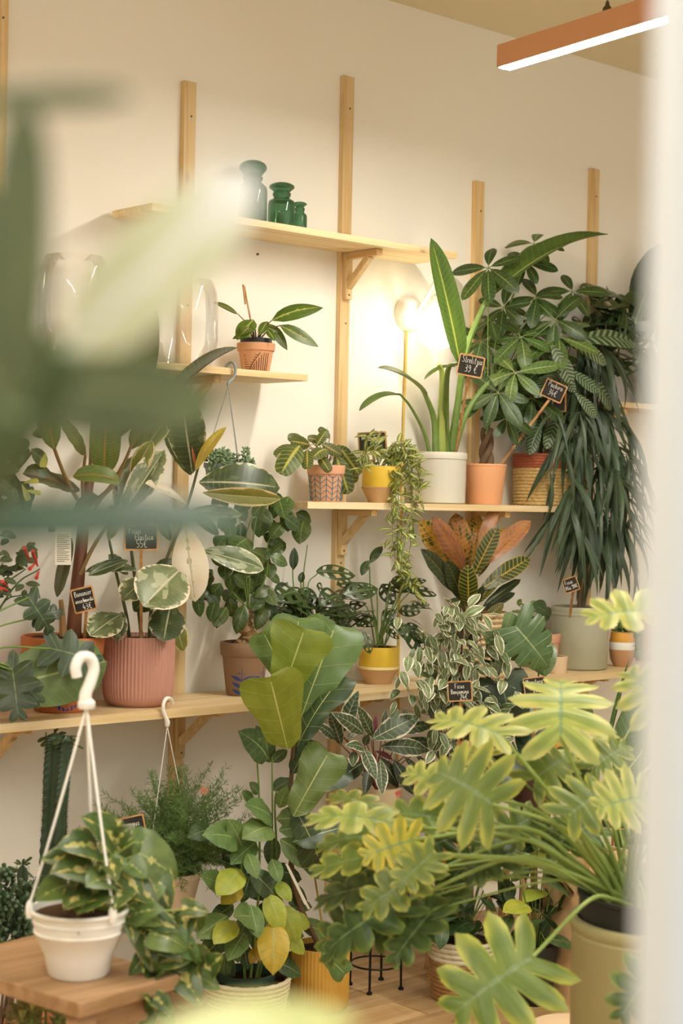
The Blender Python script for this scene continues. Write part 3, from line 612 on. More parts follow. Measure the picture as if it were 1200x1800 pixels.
for b, q, dy, w_ in [((998, 605), (1066, 640), -.12, .95), ((1005, 598), (1118, 604), -.08, .75), ((975, 640), (1010, 690), -.12, 1.0), ((1000, 650), (1052, 690), -.1, .9), ((968, 605), (1005, 675), -.14, 1.05),
                     ((1010, 690), (1048, 735), -.1, 1), ((1000, 720), (1010, 750), -.12, 1), ((938, 690), (915, 775), -.06, .8), ((950, 730), (930, 800), -.07, .8), ((985, 720), (960, 790), -.09, .8),
                     ((1005, 740), (1040, 780), -.06, .9), ((925, 740), (905, 790), -.04, .9), ((960, 700), (990, 770), -.02, 1), ((985, 655), (940, 700), -.05, 1), ((1020, 660), (1075, 720), -.03, .9), ((935, 720), (985, 760), -.06, .9), ((1010, 700), (1075, 760), -.03, .9)]:
    B = at(b[0], b[1], Y+dy*.6); stem(t, [T0+rv(.02), T0.lerp(B, .5)+V((0, 0, .03)), B], .0022, .0016, stemd, 'petiole', 5, 4)
    lp(t, cs, b, q, Y+dy*.6-(.08 if b[0] >= 960 and b[1] < 700 else 0), dy*.4, w_*1.1)
sign('slate price board reading 35 euro behind the tilted board, in the rope basket', 963, 702, Y-.08, 64, 46, 0, [('Calathea', -.36, .1, .24), ('35\u20ac', -.1, -.34, .26)], foot=at(957, 798, Y-.02), yaw=4)
# -- prayer plant in chevron pot
t = potted('potted_maranta', 'prayer plant with yellow-veined leaves in a pink pot with teal chevrons', 573, 817, 881, 66, 54, WY-.105, ZM, M('pot_pink_clay', '#d9a07c', .7, .2), RIM)
T0 = top(t); Y = T0.y; b = V(t['org']); H = t['H']; r1 = 27/ppm(b)
tl = M('teal_paint', '#3f7c86', .6); mb = MB()
def onpot(a, z, rb, rt, off=.0006): rr = rb+(rt-rb)*z/H+off; return b+V((rr*math.cos(a), rr*math.sin(a), z))
rt_ = (r1+(t['r']-r1)*1.09)/.98; ca = math.atan2(-b.y, -b.x)
for i in range(-5, 6):
    a = ca+i*.36; mb.tube([onpot(a, H*.02, r1, rt_*.98), onpot(a, H*.70, r1, rt_*.98)], .0011, 4)
    for j in range(5):
        z = H*(.04+.15*j); s = 1 if i % 2 else -1
        mb.tube([onpot(a, z+(0 if s > 0 else H*.13), r1, rt_*.98), onpot(a+.18, z+H*.065, r1, rt_*.98, .0004), onpot(a+.36, z+(H*.13 if s > 0 else 0), r1, rt_*.98)], .0011, 4)
mb.obj('chevron_lines', tl, POT[t.name])
mar = leafmat('maranta_leaf', '#5d6f34', '#43572a', vein='#a3a84e', vn=8, vw=.28, vs=.8, mid='#c6c25e', mw=.12, cen='#8ba04a', cw=.12, cn=.25, edge='#5d6c38', ew=.08, en=.03, rough=.42, tr=.2)
ms_ = leafset(mar, 3, env='round', width=.56, nt=10, nu=2, va=(25, 40), bend=.6, fold=.1)
for bb, q, dy in [((522, 785), (484, 803), -.04), ((527, 783), (493, 834), -.07), ((540, 790), (540, 825), -.08), ((545, 782), (510, 775), -.02), ((555, 785), (575, 755), -.02), ((565, 780), (600, 800), -.05), ((590, 800), (613, 868), -.06),
                  ((600, 790), (632, 835), -.03), ((570, 775), (540, 770), .02), ((580, 770), (560, 752), .03), ((560, 800), (580, 830), -.08), ((585, 785), (618, 805), .0), ((535, 775), (505, 768), .01), ((605, 800), (622, 850), .02), ((575, 790), (548, 806), -.07)]:
    B = at(bb[0], bb[1], Y+dy*.5); stem(t, [T0+rv(.015), T0.lerp(B, .6)+V((0, 0, .025)), B], .0016, .0011, M('stem_reddish', '#7d5a3c', .5), 'petiole', 5, 4)
    lp(t, ms_, bb, q, Y+dy*.5, dy*.5, R.uniform(.9, 1.05), face=1.0, zup=.3)
stem(t, [T0, at(572, 790, Y-.01), at(575, 750, Y)], .0012, .0005, stemd, 'shoot', 5)
# -- trailing wax plant
t = potted('potted_hoya', 'yellow pot with trailing narrow pale-edged leaves hanging below the shelf', 669, 818, 882, 68, 44, WY-.125, ZM, M('glaze_yellow', '#e6c23e', .3, .5, noise=.2, nscale=12, stretch=(5, 5, .5), col2='#d3a92c'), [(0, 0), (0, .02), (1, .42), (1, 1)])
b = V(t['org']); k = 1/ppm(b); H = t['H']
MB().lathe([(22.5*k, 0), (22.8*k, .004), (34.6*k, H*.4), (34.9*k, H*.42), (34*k, H*.43)], b, 44).obj('bare_clay_foot', M('clay_buff', '#c29a68', .8), POT[t.name])
hoy = leafmat('hoya_leaf', '#8ea450', '#6e8a40', cen='#dcd98e', cw=.3, cn=.3, edge='#5c7838', ew=.18, en=.15, mid='#c8cc80', mw=.05, rough=.35, tr=.25, jit=.4)
hs_ = leafset(hoy, 4, env='lance', width=.33, nt=7, nu=1, bend=.9, fold=.35)
T0 = top(t); Y = T0.y
vines = [[(672, 815), (690, 808), (700, 850), (698, 930), (706, 990), (738, 1062)], [(680, 815), (708, 800), (722, 850), (724, 930), (716, 1000), (728, 1030)], [(665, 815), (682, 812), (688, 880), (690, 950), (700, 1010)],
         [(675, 812), (712, 798), (735, 830), (735, 880)], [(668, 812), (655, 792), (640, 800), (636, 826)], [(670, 812), (690, 785), (712, 790), (720, 830)], [(672, 812), (665, 785), (650, 770), (642, 768)], [(685, 812), (700, 790), (725, 800), (738, 850)],
         [(676, 815), (705, 830), (712, 900), (708, 965)], [(672, 812), (690, 800), (693, 840), (695, 890)]]
for vi, vn_ in enumerate(vines):
    n = len(vn_); pts = [T0+rv(.012)]+[at(x, y, Y-.02-.075*min(1, i/1.5)) for i, (x, y) in enumerate(vn_[1:])]
    c = cr(pts, 6); MB().tube(c, taper(len(c), .0016, .0008), 5).obj('vine', stemg, t)
    cl = sum((c[i+1]-c[i]).length for i in range(len(c)-1)); m = max(6, int(cl/.0075))
    for i in range(m):
        q = (i+.6)/m*(len(c)-1); p = c[int(q)].lerp(c[min(int(q)+1, len(c)-1)], q % 1)
        if (p-T0).length < .03: continue
        d = V((R.uniform(-1, 1), R.uniform(-.9, .5), R.uniform(-1.0, .25))) if p.z < ZM+.03 else V((R.uniform(-1, 1), R.uniform(-1, .4), R.uniform(-.6, .7)))
        leaf(t, hs_, p, p+d.normalized()*R.uniform(.032, .052), w=R.uniform(.9, 1.2))
sign('slate price board reading Hoya 19 euro behind the trailing plant', 654, 776, WY-.085, 51, 34, -3, [('Hoya', -.36, .12, .26), ('19\u20ac', -.02, -.32, .26)], foot=T0+V((-.008, .02, 0)), yaw=-4)
# ================================================================ upper left shelf
t = potted('potted_philodendron', 'small plant of cream-splashed leaves in a terracotta pot with incised lines', 449, 600, 653, 64, 48, WY-.1, ZU, M('terracotta_pale', '#d39a70', .7, .2), RIM)
b = V(t['org']); H = t['H']; k = 1/ppm(b); rb = 24*k; rt_ = (rb+(t['r']-rb)*1.09)/.97; ca = math.atan2(-b.y, -b.x); mb = MB(); ink = M('incised_line', '#4a3424', .8)
for i in range(8):
    z = H*(.04+.078*i); mb.tube([onpot(ca-.75-.0, z, rb, rt_*.97), onpot(ca-.4+.06*i, z, rb, rt_*.97, .0002), onpot(ca-.55+.105*i, z, rb, rt_*.97)], .0008, 4)
mb.tube([onpot(ca-.6, H*.0, rb, rt_*.97), onpot(ca-.18, H*.33, rb, rt_*.97), onpot(ca+.25, H*.66, rb, rt_*.97)], .0009, 4)
for i in range(9):
    a = ca-.4+.15*i; mb.tube([onpot(a, H*.01, rb, rt_*.97), onpot(a+.01, min(H*.66, H*(.1+.1*i)), rb, rt_*.97)], .0008, 4)
mb.obj('incised_lines', ink, POT[t.name])
MB().lathe([(t['r']*.86, H*.9), (t['r']*.88, H*1.16), (t['r']*.82, H*1.16), (t['r']*.8, H*.95)], b, 30).obj('nursery_pot', M('black_plastic', '#23231f', .5), t)
T0 = top(t)+V((0, 0, .008)); Y = T0.y
phl = leafmat('philo_cream_leaf', '#5f7f35', '#4a6b2a', mid='#b5bd6a', mw=.08, cen='#b9c264', cw=.05, cn=.45, cns=7., rough=.35, tr=.25, jit=.4)
pl_ = leafset(phl, 3, env='ovate', width=.44, nt=9, nu=2, va=(15, 35), bend=.5, fold=.2)
for bb, q, dy, w_ in [((478, 563), (568, 541), -.1, .85), ((492, 572), (560, 610), -.12, .8), ((445, 562), (416, 598), -.06, 1.2), ((418, 552), (373, 531), -.02, .7), ((475, 570), (505, 616), -.06, .9), ((470, 580), (483, 600), -.08, 1),
                      ((440, 575), (425, 588), -.08, 1.1), ((462, 575), (490, 585), -.05, 1), ((440, 590), (408, 596), -.03, .7), ((470, 565), (455, 590), -.05, 1)]:
    B = at(bb[0], bb[1], Y+dy*.5); stem(t, [T0+rv(.008), T0.lerp(B, .5)+V((0, 0, .012)), B], .0024, .0015, M('stem_reddish', '#7d5a3c'), 'petiole', 5, 4)
    lp(t, pl_, bb, q, Y+dy*.5, dy*.5, w_)
sg = thing('plant_label', 'small wooden marker seen edge-on in the incised terracotta pot', 'label', T0)
MB().bar(T0+V((-.004, 0, 0)), at(429, 503, Y), .004, .003).obj('stick', MC['sign_wood'], sg, False)
MB().bar(at(431, 535, Y), at(427, 500, Y), .012, .003, V((.45, .9, 0))).obj('board', MC['sign_wood'], sg, False)
# hanging basket of beaded succulents hooked on the upper left shelf
hk = at(408, 640, WY-.225); bt = at(398, 862, WY-.225)
t = thing('hanging_succulent', 'grey hanging pot of beaded succulent hooked over the upper left shelf', 'plant', V((bt.x, bt.y, bt.z)))
gw = M('grey_plastic', '#8b9593', .5); k = 1/ppm(bt)
hkp = [at(396, 645, WY-.195), at(404, 637, WY-.205), at(411, 639, WY-.222), at(414, 650, WY-.226), at(410, 664, WY-.225), at(402, 672, WY-.225), at(401, 679, WY-.225)]
MB().tube(cr(hkp, 5), .0042, 8).obj('hook', gw, t)
rimz = at(398, 815, WY-.225).z; R0 = 40*k
MB().lathe([(R0*.72, 0), (R0*.74, .004), (R0*.97, rimz-bt.z-.014), (R0*1.03, rimz-bt.z-.012), (R0*1.03, rimz-bt.z), (R0*.95, rimz-bt.z), (R0*.94, rimz-bt.z-.02)], bt, 36).obj('pot', gw, t)
for a in (.4, 2.5, 4.6):
    p = V((bt.x+R0*math.cos(a), bt.y+R0*math.sin(a), rimz)); MB().tube([hkp[-1], p], .0011, 5).obj('wire', gw, t)
bead = M('bead_leaf_green', '#869e74', .5, noise=.3, nscale=90, col2='#66825a', jit=.2); mb = MB()
def rosettes(mb, p, n, s):
    for i in range(n):
        a = i*2.4; e = R.uniform(-.2, .9); d = V((math.cos(a)*math.cos(e), math.sin(a)*math.cos(e), math.sin(e))); q = p+d*s
        mb.tube([q-d*s*.55, q-d*s*.1, q+d*s*.35, q+d*s*.6], [s*.12, s*.3, s*.26, s*.04], 5, False)
for i in range(26):
    a = R.uniform(0, 6.28); rr = R0*math.sqrt(R.uniform(0, 1.1)); p0 = V((bt.x+rr*math.cos(a), bt.y+rr*math.sin(a), rimz-.01)); hh = R.uniform(.012, .045)
    for j in range(int(hh/.007)+1): rosettes(mb, p0+V((0, 0, j*.008)), 7, .0095)
for i, (a, L_) in enumerate([(.2, .13), (-.1, .1), (-.35, .08), (3.5, .09), (4.0, .07), (5.4, .06), (.6, .07)]):
    for j in range(int(L_/.008)):
        s = j*.008; p = V((bt.x+(R0*1.04+.012*math.sin(min(1.5, s*40)))*math.cos(a), bt.y+(R0*1.04)*math.sin(a), rimz+.008-s)); rosettes(mb, p+V((s*.22, 0, 0))*(1 if i < 3 else 0), 6, .0095)
o = mb.obj('beaded_foliage', bead, t); o['kind'] = 'stuff'
# ================================================================ lowest shelf
ax90 = Matrix.Rotation(math.pi/2, 3, 'X')
# -- rubber tree in ribbed pink pot
t = potted('potted_rubber_tree', 'cream-variegated rubber tree in a fluted dusty-pink pot', 242, 1124, 1246, 127, 100, WY-.165, ZL, M('pot_dusty_pink', '#c08c7a', .55, .3), [(0, 0), (.55, .06), (.85, .16), (.98, .32), (1, .5), (1, 1)], seg=120, rib=(60, -.0022, .03), soil=.93)
T0 = top(t); Y = T0.y
fe = dict(vein='#cfd2ae', vn=16, vw=.12, vs=.14, mid='#c8c9a0', mw=.045, rough=.33, spec=.5, jit=.2)
fel = leafmat('rubber_leaf_grey', '#7d8d63', '#5c7048', edge='#e9e3c0', ew=.12, en=.5, ens=5., blot='#a7b08a', bs=3.5, bt=.54, tr=.15, **fe)
fed = leafmat('rubber_leaf_dark', '#4a5f36', '#3a4f2c', edge='#d8d6a6', ew=.05, en=.3, ens=5., blot='#5f7446', bs=3., bt=.56, tr=.15, **fe)
few = leafmat('rubber_leaf_cream', '#f0ead0', '#ece3bc', cen='#a7ad7c', cw=.06, cn=.35, tr=.3, **fe)
fey = leafmat('rubber_leaf_yellow', '#dccb62', '#c3b548', cen='#8f9a42', cw=.1, cn=.3, tr=.35, **fe)
feu = leafmat('rubber_leaf_under', '#8c9448', '#76823c', edge='#e6dc9e', ew=.2, en=.4, ens=2., tr=.3, **fe)
def fm(m, n=2, w_=.5, **k): return leafset(m, n, env=k.pop('env', 'ellip'), width=w_, nt=12, nu=3, va=(8, 20), bend=k.pop('bend', .5), fold=k.pop('fold', .25), **k)
A, B_, C_, D_, E_ = fm(fel), fm(fed), fm(few), fm(fey, 2, .24, fold=.6), fm(feu)
for st_ in ([(228, 1128), (222, 1080), (205, 1010), (192, 950)], [(262, 1128), (268, 1060), (290, 990), (318, 920), (335, 870), (350, 815)], [(250, 1130), (240, 1040), (225, 930), (205, 860), (190, 800)]):
    stem(t, [at(x, y, Y-.01*i) for i, (x, y) in enumerate(st_)], .0055, .0035, M('stem_olive', '#565a35', .6, noise=.4, nscale=60), 'stem')
for m, b, q, dy, w_, kw in [(C_, (326, 925), (343, 1058), -.16, .9, dict(face=1.2, zup=.1)), (A, (357, 968), (464, 1000), -.14, .8, {}), (A, (318, 1000), (252, 1066), -.2, 1.45, dict(face=1.2, zup=.2)), (A, (262, 1020), (214, 1055), -.12, 1.1, {}),
        (B_, (300, 1062), (287, 1128), -.14, 1.5, dict(face=1.1, zup=.1)), (E_, (303, 1082), (322, 1145), -.06, 1.0, {}), (A, (212, 1080), (158, 1118), -.1, 1.4, {}), (A, (215, 1075), (205, 1128), -.04, 1.1, {}), (B_, (150, 1005), (240, 1000), -.02, .7, dict(face=.3)),
        (B_, (225, 1010), (190, 975), .02, 1.0, {}), (B_, (265, 1010), (310, 985), .0, 1, {}), (C_, (330, 888), (255, 850), -.14, .62, dict(face=.5)), (B_, (350, 848), (492, 858), -.2, 1.0, dict(face=1.2, zup=.4)), (E_, (356, 866), (494, 876), -.26, .5, dict(face=1.2, zup=-.2)),
        (D_, (343, 828), (398, 750), -.16, 1.0, dict(face=.6)), (B_, (338, 832), (318, 690), -.1, .95, dict(face=1, zup=0)), (B_, (335, 835), (300, 700), -.03, .9, {}), (A, (215, 905), (290, 790), -.12, .8, dict(face=1, zup=.2)), (E_, (232, 850), (268, 775), -.1, .9, {}),
        (A, (205, 900), (240, 800), -.05, .9, {}), (B_, (215, 890), (250, 860), -.1, .9, {}), (E_, (290, 920), (335, 895), -.04, 1, {}), (B_, (330, 900), (385, 940), -.05, .7, {}), (B_, (300, 950), (270, 900), -.06, .8, {}), (E_, (190, 950), (215, 900), -.05, .9, {}),
        (B_, (240, 930), (190, 890), .0, .8, {}), (A, (330, 900), (425, 905), -.06, .6, {}), (B_, (280, 1040), (235, 1075), -.02, 1.2, {}), (E_, (250, 800), (300, 730), -.05, .8, {}), (B_, (225, 985), (155, 1012), -.06, .55, {})]:
    lp(t, m, b, q, Y+dy*.6, dy*.4, w_*1.05, **kw)
leaf(t, fm(M('leaf_bud_red', '#b86a48', .4), 1, .16, fold=.9), at(345, 826, Y-.08), at(337, 784, Y-.1))
sign('slate price board reading Ficus Elastica 55 euro', 248, 945, Y-.13, 60, 46, 0, [('Ficus', -.36, .16, .24), ('Elastica', -.18, -.08, .22), ('55\u20ac', -.14, -.38, .28)], foot=at(248, 1122, Y-.04), yaw=4)
# -- banana in terracotta pot
t = potted('potted_banana', 'red-stemmed banana plant in a terracotta pot with a blue painted leaf', 108, 1125, 1256, 138, 98, WY-.155, ZL, M('terracotta_deep', '#c0703f', .7, .25), RIM, soil=.96)
b = V(t['org']); H = t['H']; k = 1/ppm(b); ca = math.atan2(-b.y, -b.x)
def bluespray(t, b, r1, r0, H, a0, z0, n, s, m, flip=1):
    """painted sprig: stalk and paired leaves lying on the pot wall"""
    mb = MB()
    def w3(a, z, off=.0007): rr = r1+(r0-r1)*1.085*z/H+off; return b+V((rr*math.cos(a), rr*math.sin(a), z))
    ra = 1/((r0+r1)/2)
    mb.tube([w3(a0, z0), w3(a0, z0+s*n*.9)], .0008, 4)
    def lf(a, z, da, dz):
        L = 6; up_ = []; dn = []
        for i in range(L+1):
            q = i/L; wd = math.sin(math.pi*q**.8)*s*.3; up_.append(w3(a+da*q*ra-dz*wd*ra/ (abs(da)+abs(dz))*(1 if da > 0 else 1), z+dz*q+da*wd/(abs(da)+abs(dz)))); dn.append(w3(a+da*q*ra+dz*wd*ra/(abs(da)+abs(dz)), z+dz*q-da*wd/(abs(da)+abs(dz))))
        v = up_+dn; mb.add(v, [(i, i+1, L+2+i, L+1+i) for i in range(L)])
    for i in range(n):
        z = z0+s*(.15+i*.85)
        for d in (-1, 1): lf(a0, z, d*s*1.55, s*.6)
    lf(a0, z0+s*n*.88, .0001, s*1.3)
    return mb.obj('painted_sprig', m, t, False)
blu = M('blue_paint', '#2d3f86', .5)
bluespray(POT[t.name], b, 48*k, t['r'], H, ca+.15, .004, 2, .024, blu)
T0 = top(t); Y = T0.y
bst = M('banana_stem', '#6a3426', .4, .4, noise=.5, nscale=14, stretch=(1, 1, .15), col2='#8a6a35')
stem(t, [at(128, 1140, Y), at(133, 1060, Y-.01), at(143, 960, Y-.02), at(152, 880, Y-.03), at(160, 830, Y-.04)], .021, .012, bst, 'stem', 12)
stem(t, [at(112, 1140, Y), at(110, 1090, Y), at(107, 1055, Y-.01)], .012, .006, M('dry_sheath', '#9a713f', .8, noise=.5, nscale=30), 'dry_sheath', 8)
stem(t, [at(150, 1140, Y-.02), at(155, 1110, Y-.03), at(170, 1085, Y-.04)], .009, .003, MC['dry_sheath'], 'dry_sheath', 6)
pet_b = M('banana_petiole', '#7d6433', .4, noise=.5, nscale=20, col2='#6d4426')
for p in ([(140, 1010), (165, 960), (195, 915), (235, 870)], [(150, 900), (120, 850), (96, 790), (80, 740)], [(152, 880), (158, 830), (162, 740), (165, 660)], [(155, 890), (190, 860), (215, 820), (232, 780)], [(148, 930), (175, 880), (205, 850)], [(150, 900), (145, 850), (150, 800)]):
    stem(t, [at(x, y, Y-.03-.02*i) for i, (x, y) in enumerate(p)], .0062, .0038, pet_b, 'petiole')
bal = leafmat('banana_leaf', '#6e8140', '#5b6f34', vein='#8a9550', vn=26, vw=.3, vs=.4, mid='#a88a40', mw=.06, tr=.3, rough=.42)
bad = leafmat('banana_leaf_olive', '#5e6236', '#4c5230', vein='#777545', vn=26, vw=.3, vs=.35, mid='#7a5a33', mw=.07, tr=.25, rough=.45)
ba = [leafmesh(bal, 'paddle', .36, 14, 3, (20, 30), bend=.3, fold=.25, wave=.012, wn=4), leafmesh(bal, 'paddle', .4, 14, 3, (20, 30), bend=1.2, fold=.5)]
bo = [leafmesh(bad, 'paddle', .4, 14, 3, (20, 30), bend=.3, fold=.3, wave=.012, wn=4), leafmesh(bad, 'paddle', .3, 14, 3, (20, 30), bend=.9, fold=.7)]
for m, bb, q, dy, w_, kw in [(ba[0], (183, 835), (188, 700), -.14, 1.25, dict(face=1.2, zup=0)), (ba[1], (128, 838), (212, 848), -.16, 1.3, dict(face=.7)), (bo[0], (140, 862), (40, 832), -.05, .8, dict(face=.6)), (bo[0], (205, 770), (250, 505), -.16, 1.0, dict(face=1.2, zup=0)),
        (bo[1], (262, 770), (419, 611), -.12, .6, dict(face=.3)), (ba[0], (95, 790), (60, 640), -.12, .9, {}), (ba[0], (230, 790), (290, 690), -.1, 1.0, {}), (ba[0], (150, 800), (105, 735), -.08, 1.0, {}),
        (ba[0], (235, 870), (262, 800), -.1, .9, {}), (bo[0], (140, 900), (85, 935), -.04, 1.0, {}), (bo[0], (125, 945), (100, 1050), -.03, .6, dict(face=1)), (bo[1], (170, 870), (130, 900), -.12, 1.2, {})]:
    lp(t, m, bb, q, Y+dy*.7, dy*.3, w_, **kw)
sign('slate price board reading Bananier ensete maurelii 43 euro', 147, 1054, Y-.12, 40, 44, -14, [('Bananier', -.36, .16, .22), ('ensete', -.38, -.1, .18), ('maurelii', -.02, -.1, .16), ('43\u20ac', -.1, -.4, .24)], foot=at(148, 1128, Y-.06), yaw=-10)
tg = thing('care_tag', 'white printed care tag hanging on the banana stem', 'tag', at(110, 1000, Y-.08))
c0 = at(111, 946, Y-.085); k = 1/ppm(c0); ex = RT; ey = UP
MB().bar(c0-UP*47*k, c0+UP*47*k, 28*k, .0008, RT).obj('card', M('paper_white', '#e9e4d2', .8), tg, False)
mb = MB()
for i in range(15):
    y = 6-i*3.3; L_ = (20, 22, 14, 21, 18, 22)[i % 6]
    mb.add([c0+RT*x*k+UP*yy*k-FW*.0009 for x, yy in ((-11, y), (-11+L_, y), (-11+L_, y-1.1), (-11, y-1.1))], [(0, 1, 2, 3)])
mb.obj('printed_lines', M('print_ink', '#6b675c', .8), tg, False)
MB().tube(cr([c0+UP*46*k, c0+UP*58*k+RT*10*k, c0+UP*66*k+RT*26*k, c0+UP*58*k+RT*18*k, c0+UP*47*k+RT*2*k], 5), .0008, 5).obj('loop', MC['paper_white'], tg)
# -- left edge: jade-leaved tree, red trumpet flowers, fatsia
def offpot(name, label, px, Y, h, r, mat, cat='plant'):
    b = at(px, 1250, Y); b.z = ZL; t = thing(name, label, cat, b)
    MB().lathe([(r*.7, 0), (r*.74, .004), (r*.96, h*.8), (r*1.06, h*.81), (r*1.08, h), (r*.98, h), (r*.95, h*.9)], b, 36).obj('pot', mat, t)
    MB().lathe([(r*.95, h*.9), (r*.5, h*.92), (.002, h*.93)], b, 24).obj('soil', soilm, t.children[0]); t['top'] = b+V((0, 0, h*.9)); t['r'] = r; t['H'] = h; return t
t = offpot('round_leaf_tree', 'bush of thick round grey-green leaves at the left edge above the red flowers', -95, WY-.12, .16, .09, terr)
T0 = top(t); jl = leafmat('jade_leaf', '#5d7048', '#46593a', vein='#70835a', vn=6, vw=.2, vs=.3, mid='#7f9066', mw=.05, rough=.45, tr=.1); jy = leafmat('jade_leaf_young', '#a6b058', '#8f9c48', rough=.45, tr=.3)
js = leafset(jl, 3, env='round', width=.66, nt=8, nu=2, bend=.4, fold=.2, cup=.15); jys = leafset(jy, 2, env='obov', width=.5, nt=8, nu=2, bend=.5, fold=.3)
for (x, y) in ((-10, 790), (30, 800), (60, 790), (20, 850), (-20, 870), (40, 880)):
    stem(t, [T0+rv(.02), T0.lerp(at(x, y, WY-.15), .6)+V((-.02, 0, .06)), at(x, y, WY-.16)], .007, .003, stemb, 'branch')
for i in range(44):
    x, y = R.uniform(-40, 70), R.uniform(760, 905)
    if x > 40 and y > 880: continue
    a = R.uniform(0, 6.28); r_ = R.uniform(32, 50); Yb = WY-.16+R.uniform(-.06, .05)
    lp(t, js, (x, y), (x+r_*math.cos(a), y+r_*math.sin(a)*.8), Yb, R.uniform(-.05, .02), 1.05)
for q in (((40, 850), (68, 845)), ((42, 862), (72, 868)), ((8, 895), (-5, 925)), ((38, 850), (50, 880)), ((80, 795), (75, 822))): lp(t, jys, q[0], q[1], WY-.22, -.02, .9)
t = offpot('trumpet_flower_plant', 'plant with red tubular flowers and small dark leaves at the left edge', -60, WY-.2, .13, .07, terr)
T0 = top(t); tf = leafmat('trumpet_leaf', '#56683f', '#3f5232', mid='#76875a', mw=.05, rough=.4, tr=.15); ts = leafset(tf, 3, env='ovate', width=.5, nt=8, nu=2, bend=.5)
for (x, y) in ((5, 990), (45, 1000), (60, 960), (20, 1040), (40, 1045), (-10, 960), (70, 1000)):
    stem(t, [T0+rv(.02), T0.lerp(at(x, y, WY-.2), .6)+V((0, 0, .05)), at(x, y, WY-.22)], .003, .0015, stemd, 'branch', 5)
for i in range(46):
    x, y = R.choice(((10, 985), (45, 985), (60, 970), (5, 1010), (30, 1030), (15, 960), (45, 1015), (-8, 1030))); x += R.uniform(-18, 18); y += R.uniform(-22, 22); a = R.uniform(0, 6.28); r_ = R.uniform(18, 30)
    lp(t, ts, (x, y), (x+r_*math.cos(a), y+abs(r_*math.sin(a))*.8), WY-.2+R.uniform(-.04, .03), -.02, 1.0)
redm = M('trumpet_red', '#c23b30', .5)
for (bb, q) in (((52, 985), (43, 963)), ((66, 995), (58, 968)), ((62, 990), (52, 1000)), ((68, 1005), (64, 1016)), ((12, 1030), (4, 1022)), ((14, 1038), (2, 1034))):
    p, e = at(*bb, WY-.24), at(*q, WY-.27); MB().tube([p, p.lerp(e, .4), p.lerp(e, .8), e], [.0022, .0034, .0042, .0052], 8).obj('flower', redm, t)
fat = leafmat('fatsia_leaf', '#44583a', '#33472c', vein='#6b7f58', vn=4, vw=.1, vs=.5, mid='#7d9162', mw=.03, rough=.4, tr=.12)
fs_ = [leafmesh(fat, 'philo', 1.0, nu=4, va=(-55, 70), lobes=4, notch=.72, lp=.8, bend=.5, fold=.05, cup=.05), leafmesh(fat, 'philo', .9, nu=4, va=(-50, 72), lobes=4, notch=.75, lp=.8, bend=.9, fold=.15, cup=.1)]
t = offpot('potted_fatsia', 'dark hand-shaped leaves on long stalks reaching in from the left edge', -120, WY-.28, .12, .07, terr)
T0 = top(t)
for bb, q, dy, w_, m in [((22, 1178), (32, 1262), -.12, 1.1, 0), ((90, 1140), (175, 1165), -.08, 1.0, 0), ((50, 1050), (88, 1110), -.04, .9, 1), ((15, 1170), (70, 1235), -.10, .8, 0), ((60, 1085), (110, 1075), -.02, .9, 1)]:
    B = at(bb[0], bb[1], WY-.3+dy*.6); stem(t, [T0, T0.lerp(B, .5)+V((0, 0, .04)), B], .003, .0022, stemg, 'petiole', 6)
    lp(t, fs_[m], bb, q, WY-.3+dy*.6, dy*.4, w_, face=1.1, zup=.4)
big = leafmat('alocasia_leaf', '#6c8a52', '#5b7a46', vein='#7d9a62', vn=14, vw=.2, vs=.4, mid='#a9bc7c', mw=.035, rough=.45, tr=.2)
t = offpot('broad_leaf_plant', 'single broad grey-green leaf overlapping the terracotta pot at lower left', -150, WY-.2, .1, .06, terr)
bl = leafmesh(big, 'ellip', .5, 14, 3, (35, 50), bend=.5, fold=.12, wave=.01)
lp(t, bl, (-60, 1222), (187, 1162), WY-.3, -.02, 1.1, face=1.4, zup=.1)
T0 = top(t); stem(t, [T0, T0.lerp(at(-60, 1222, WY-.3), .5)+V((0, 0, .05)), at(-56, 1221, WY-.3)], .004, .003, stemg, 'petiole')
# -- knobbly-root tree in pot with blue sprig
t = potted('root_bonsai', 'leafy shrub on a swollen bare root in a brown pot with blue sprig', 429, 1132, 1225, 84, 64, WY-.14, ZL, M('pot_brown', '#8d6f56', .7, .2), RIM, soil=.96)
b = V(t['org']); H = t['H']; k = 1/ppm(b); ca = math.atan2(-b.y, -b.x)
bluespray(POT[t.name], b, 32*k, t['r']*.97, H, ca-.12, .003, 4, .023, blu); bluespray(POT[t.name], b, 32*k, t['r']*.97, H, ca+1.05, .003, 4, .023, blu)
T0 = top(t); Y = T0.y; rootm = M('root_bark', '#b18a5c', .8, noise=.6, nscale=60, col2='#7d5c3a', bump=.5)
MB().tube(cr([T0+V((-.004, 0, -.01)), at(438, 1120, Y-.01), at(432, 1100, Y-.005), at(436, 1085, Y), at(437, 1070, Y)], 5), [.027+.005*math.sin(i*1.7)-.0009*i for i in range(21)], 12).obj('swollen_root', rootm, t)
for a in (.3, 1.4, 2.6, 3.7, 4.6, 5.5):
    p = at(440, 1108, Y); MB().tube(cr([p, p+V((.018*math.cos(a), .018*math.sin(a), -.012)), T0+V((.032*math.cos(a), .032*math.sin(a), -.004))], 4), .0055, 6).obj('root', rootm, t)
sh = leafmat('shrub_leaf', '#4f6b33', '#3b5527', vein='#6d8848', vn=7, vw=.2, vs=.5, mid='#7f9a58', mw=.05, rough=.33, tr=.2, jit=.5)
ss = leafset(sh, 3, env='ovate', width=.66, nt=9, nu=2, va=(15, 35), bend=.6, fold=.15, wave=.02, wn=4)
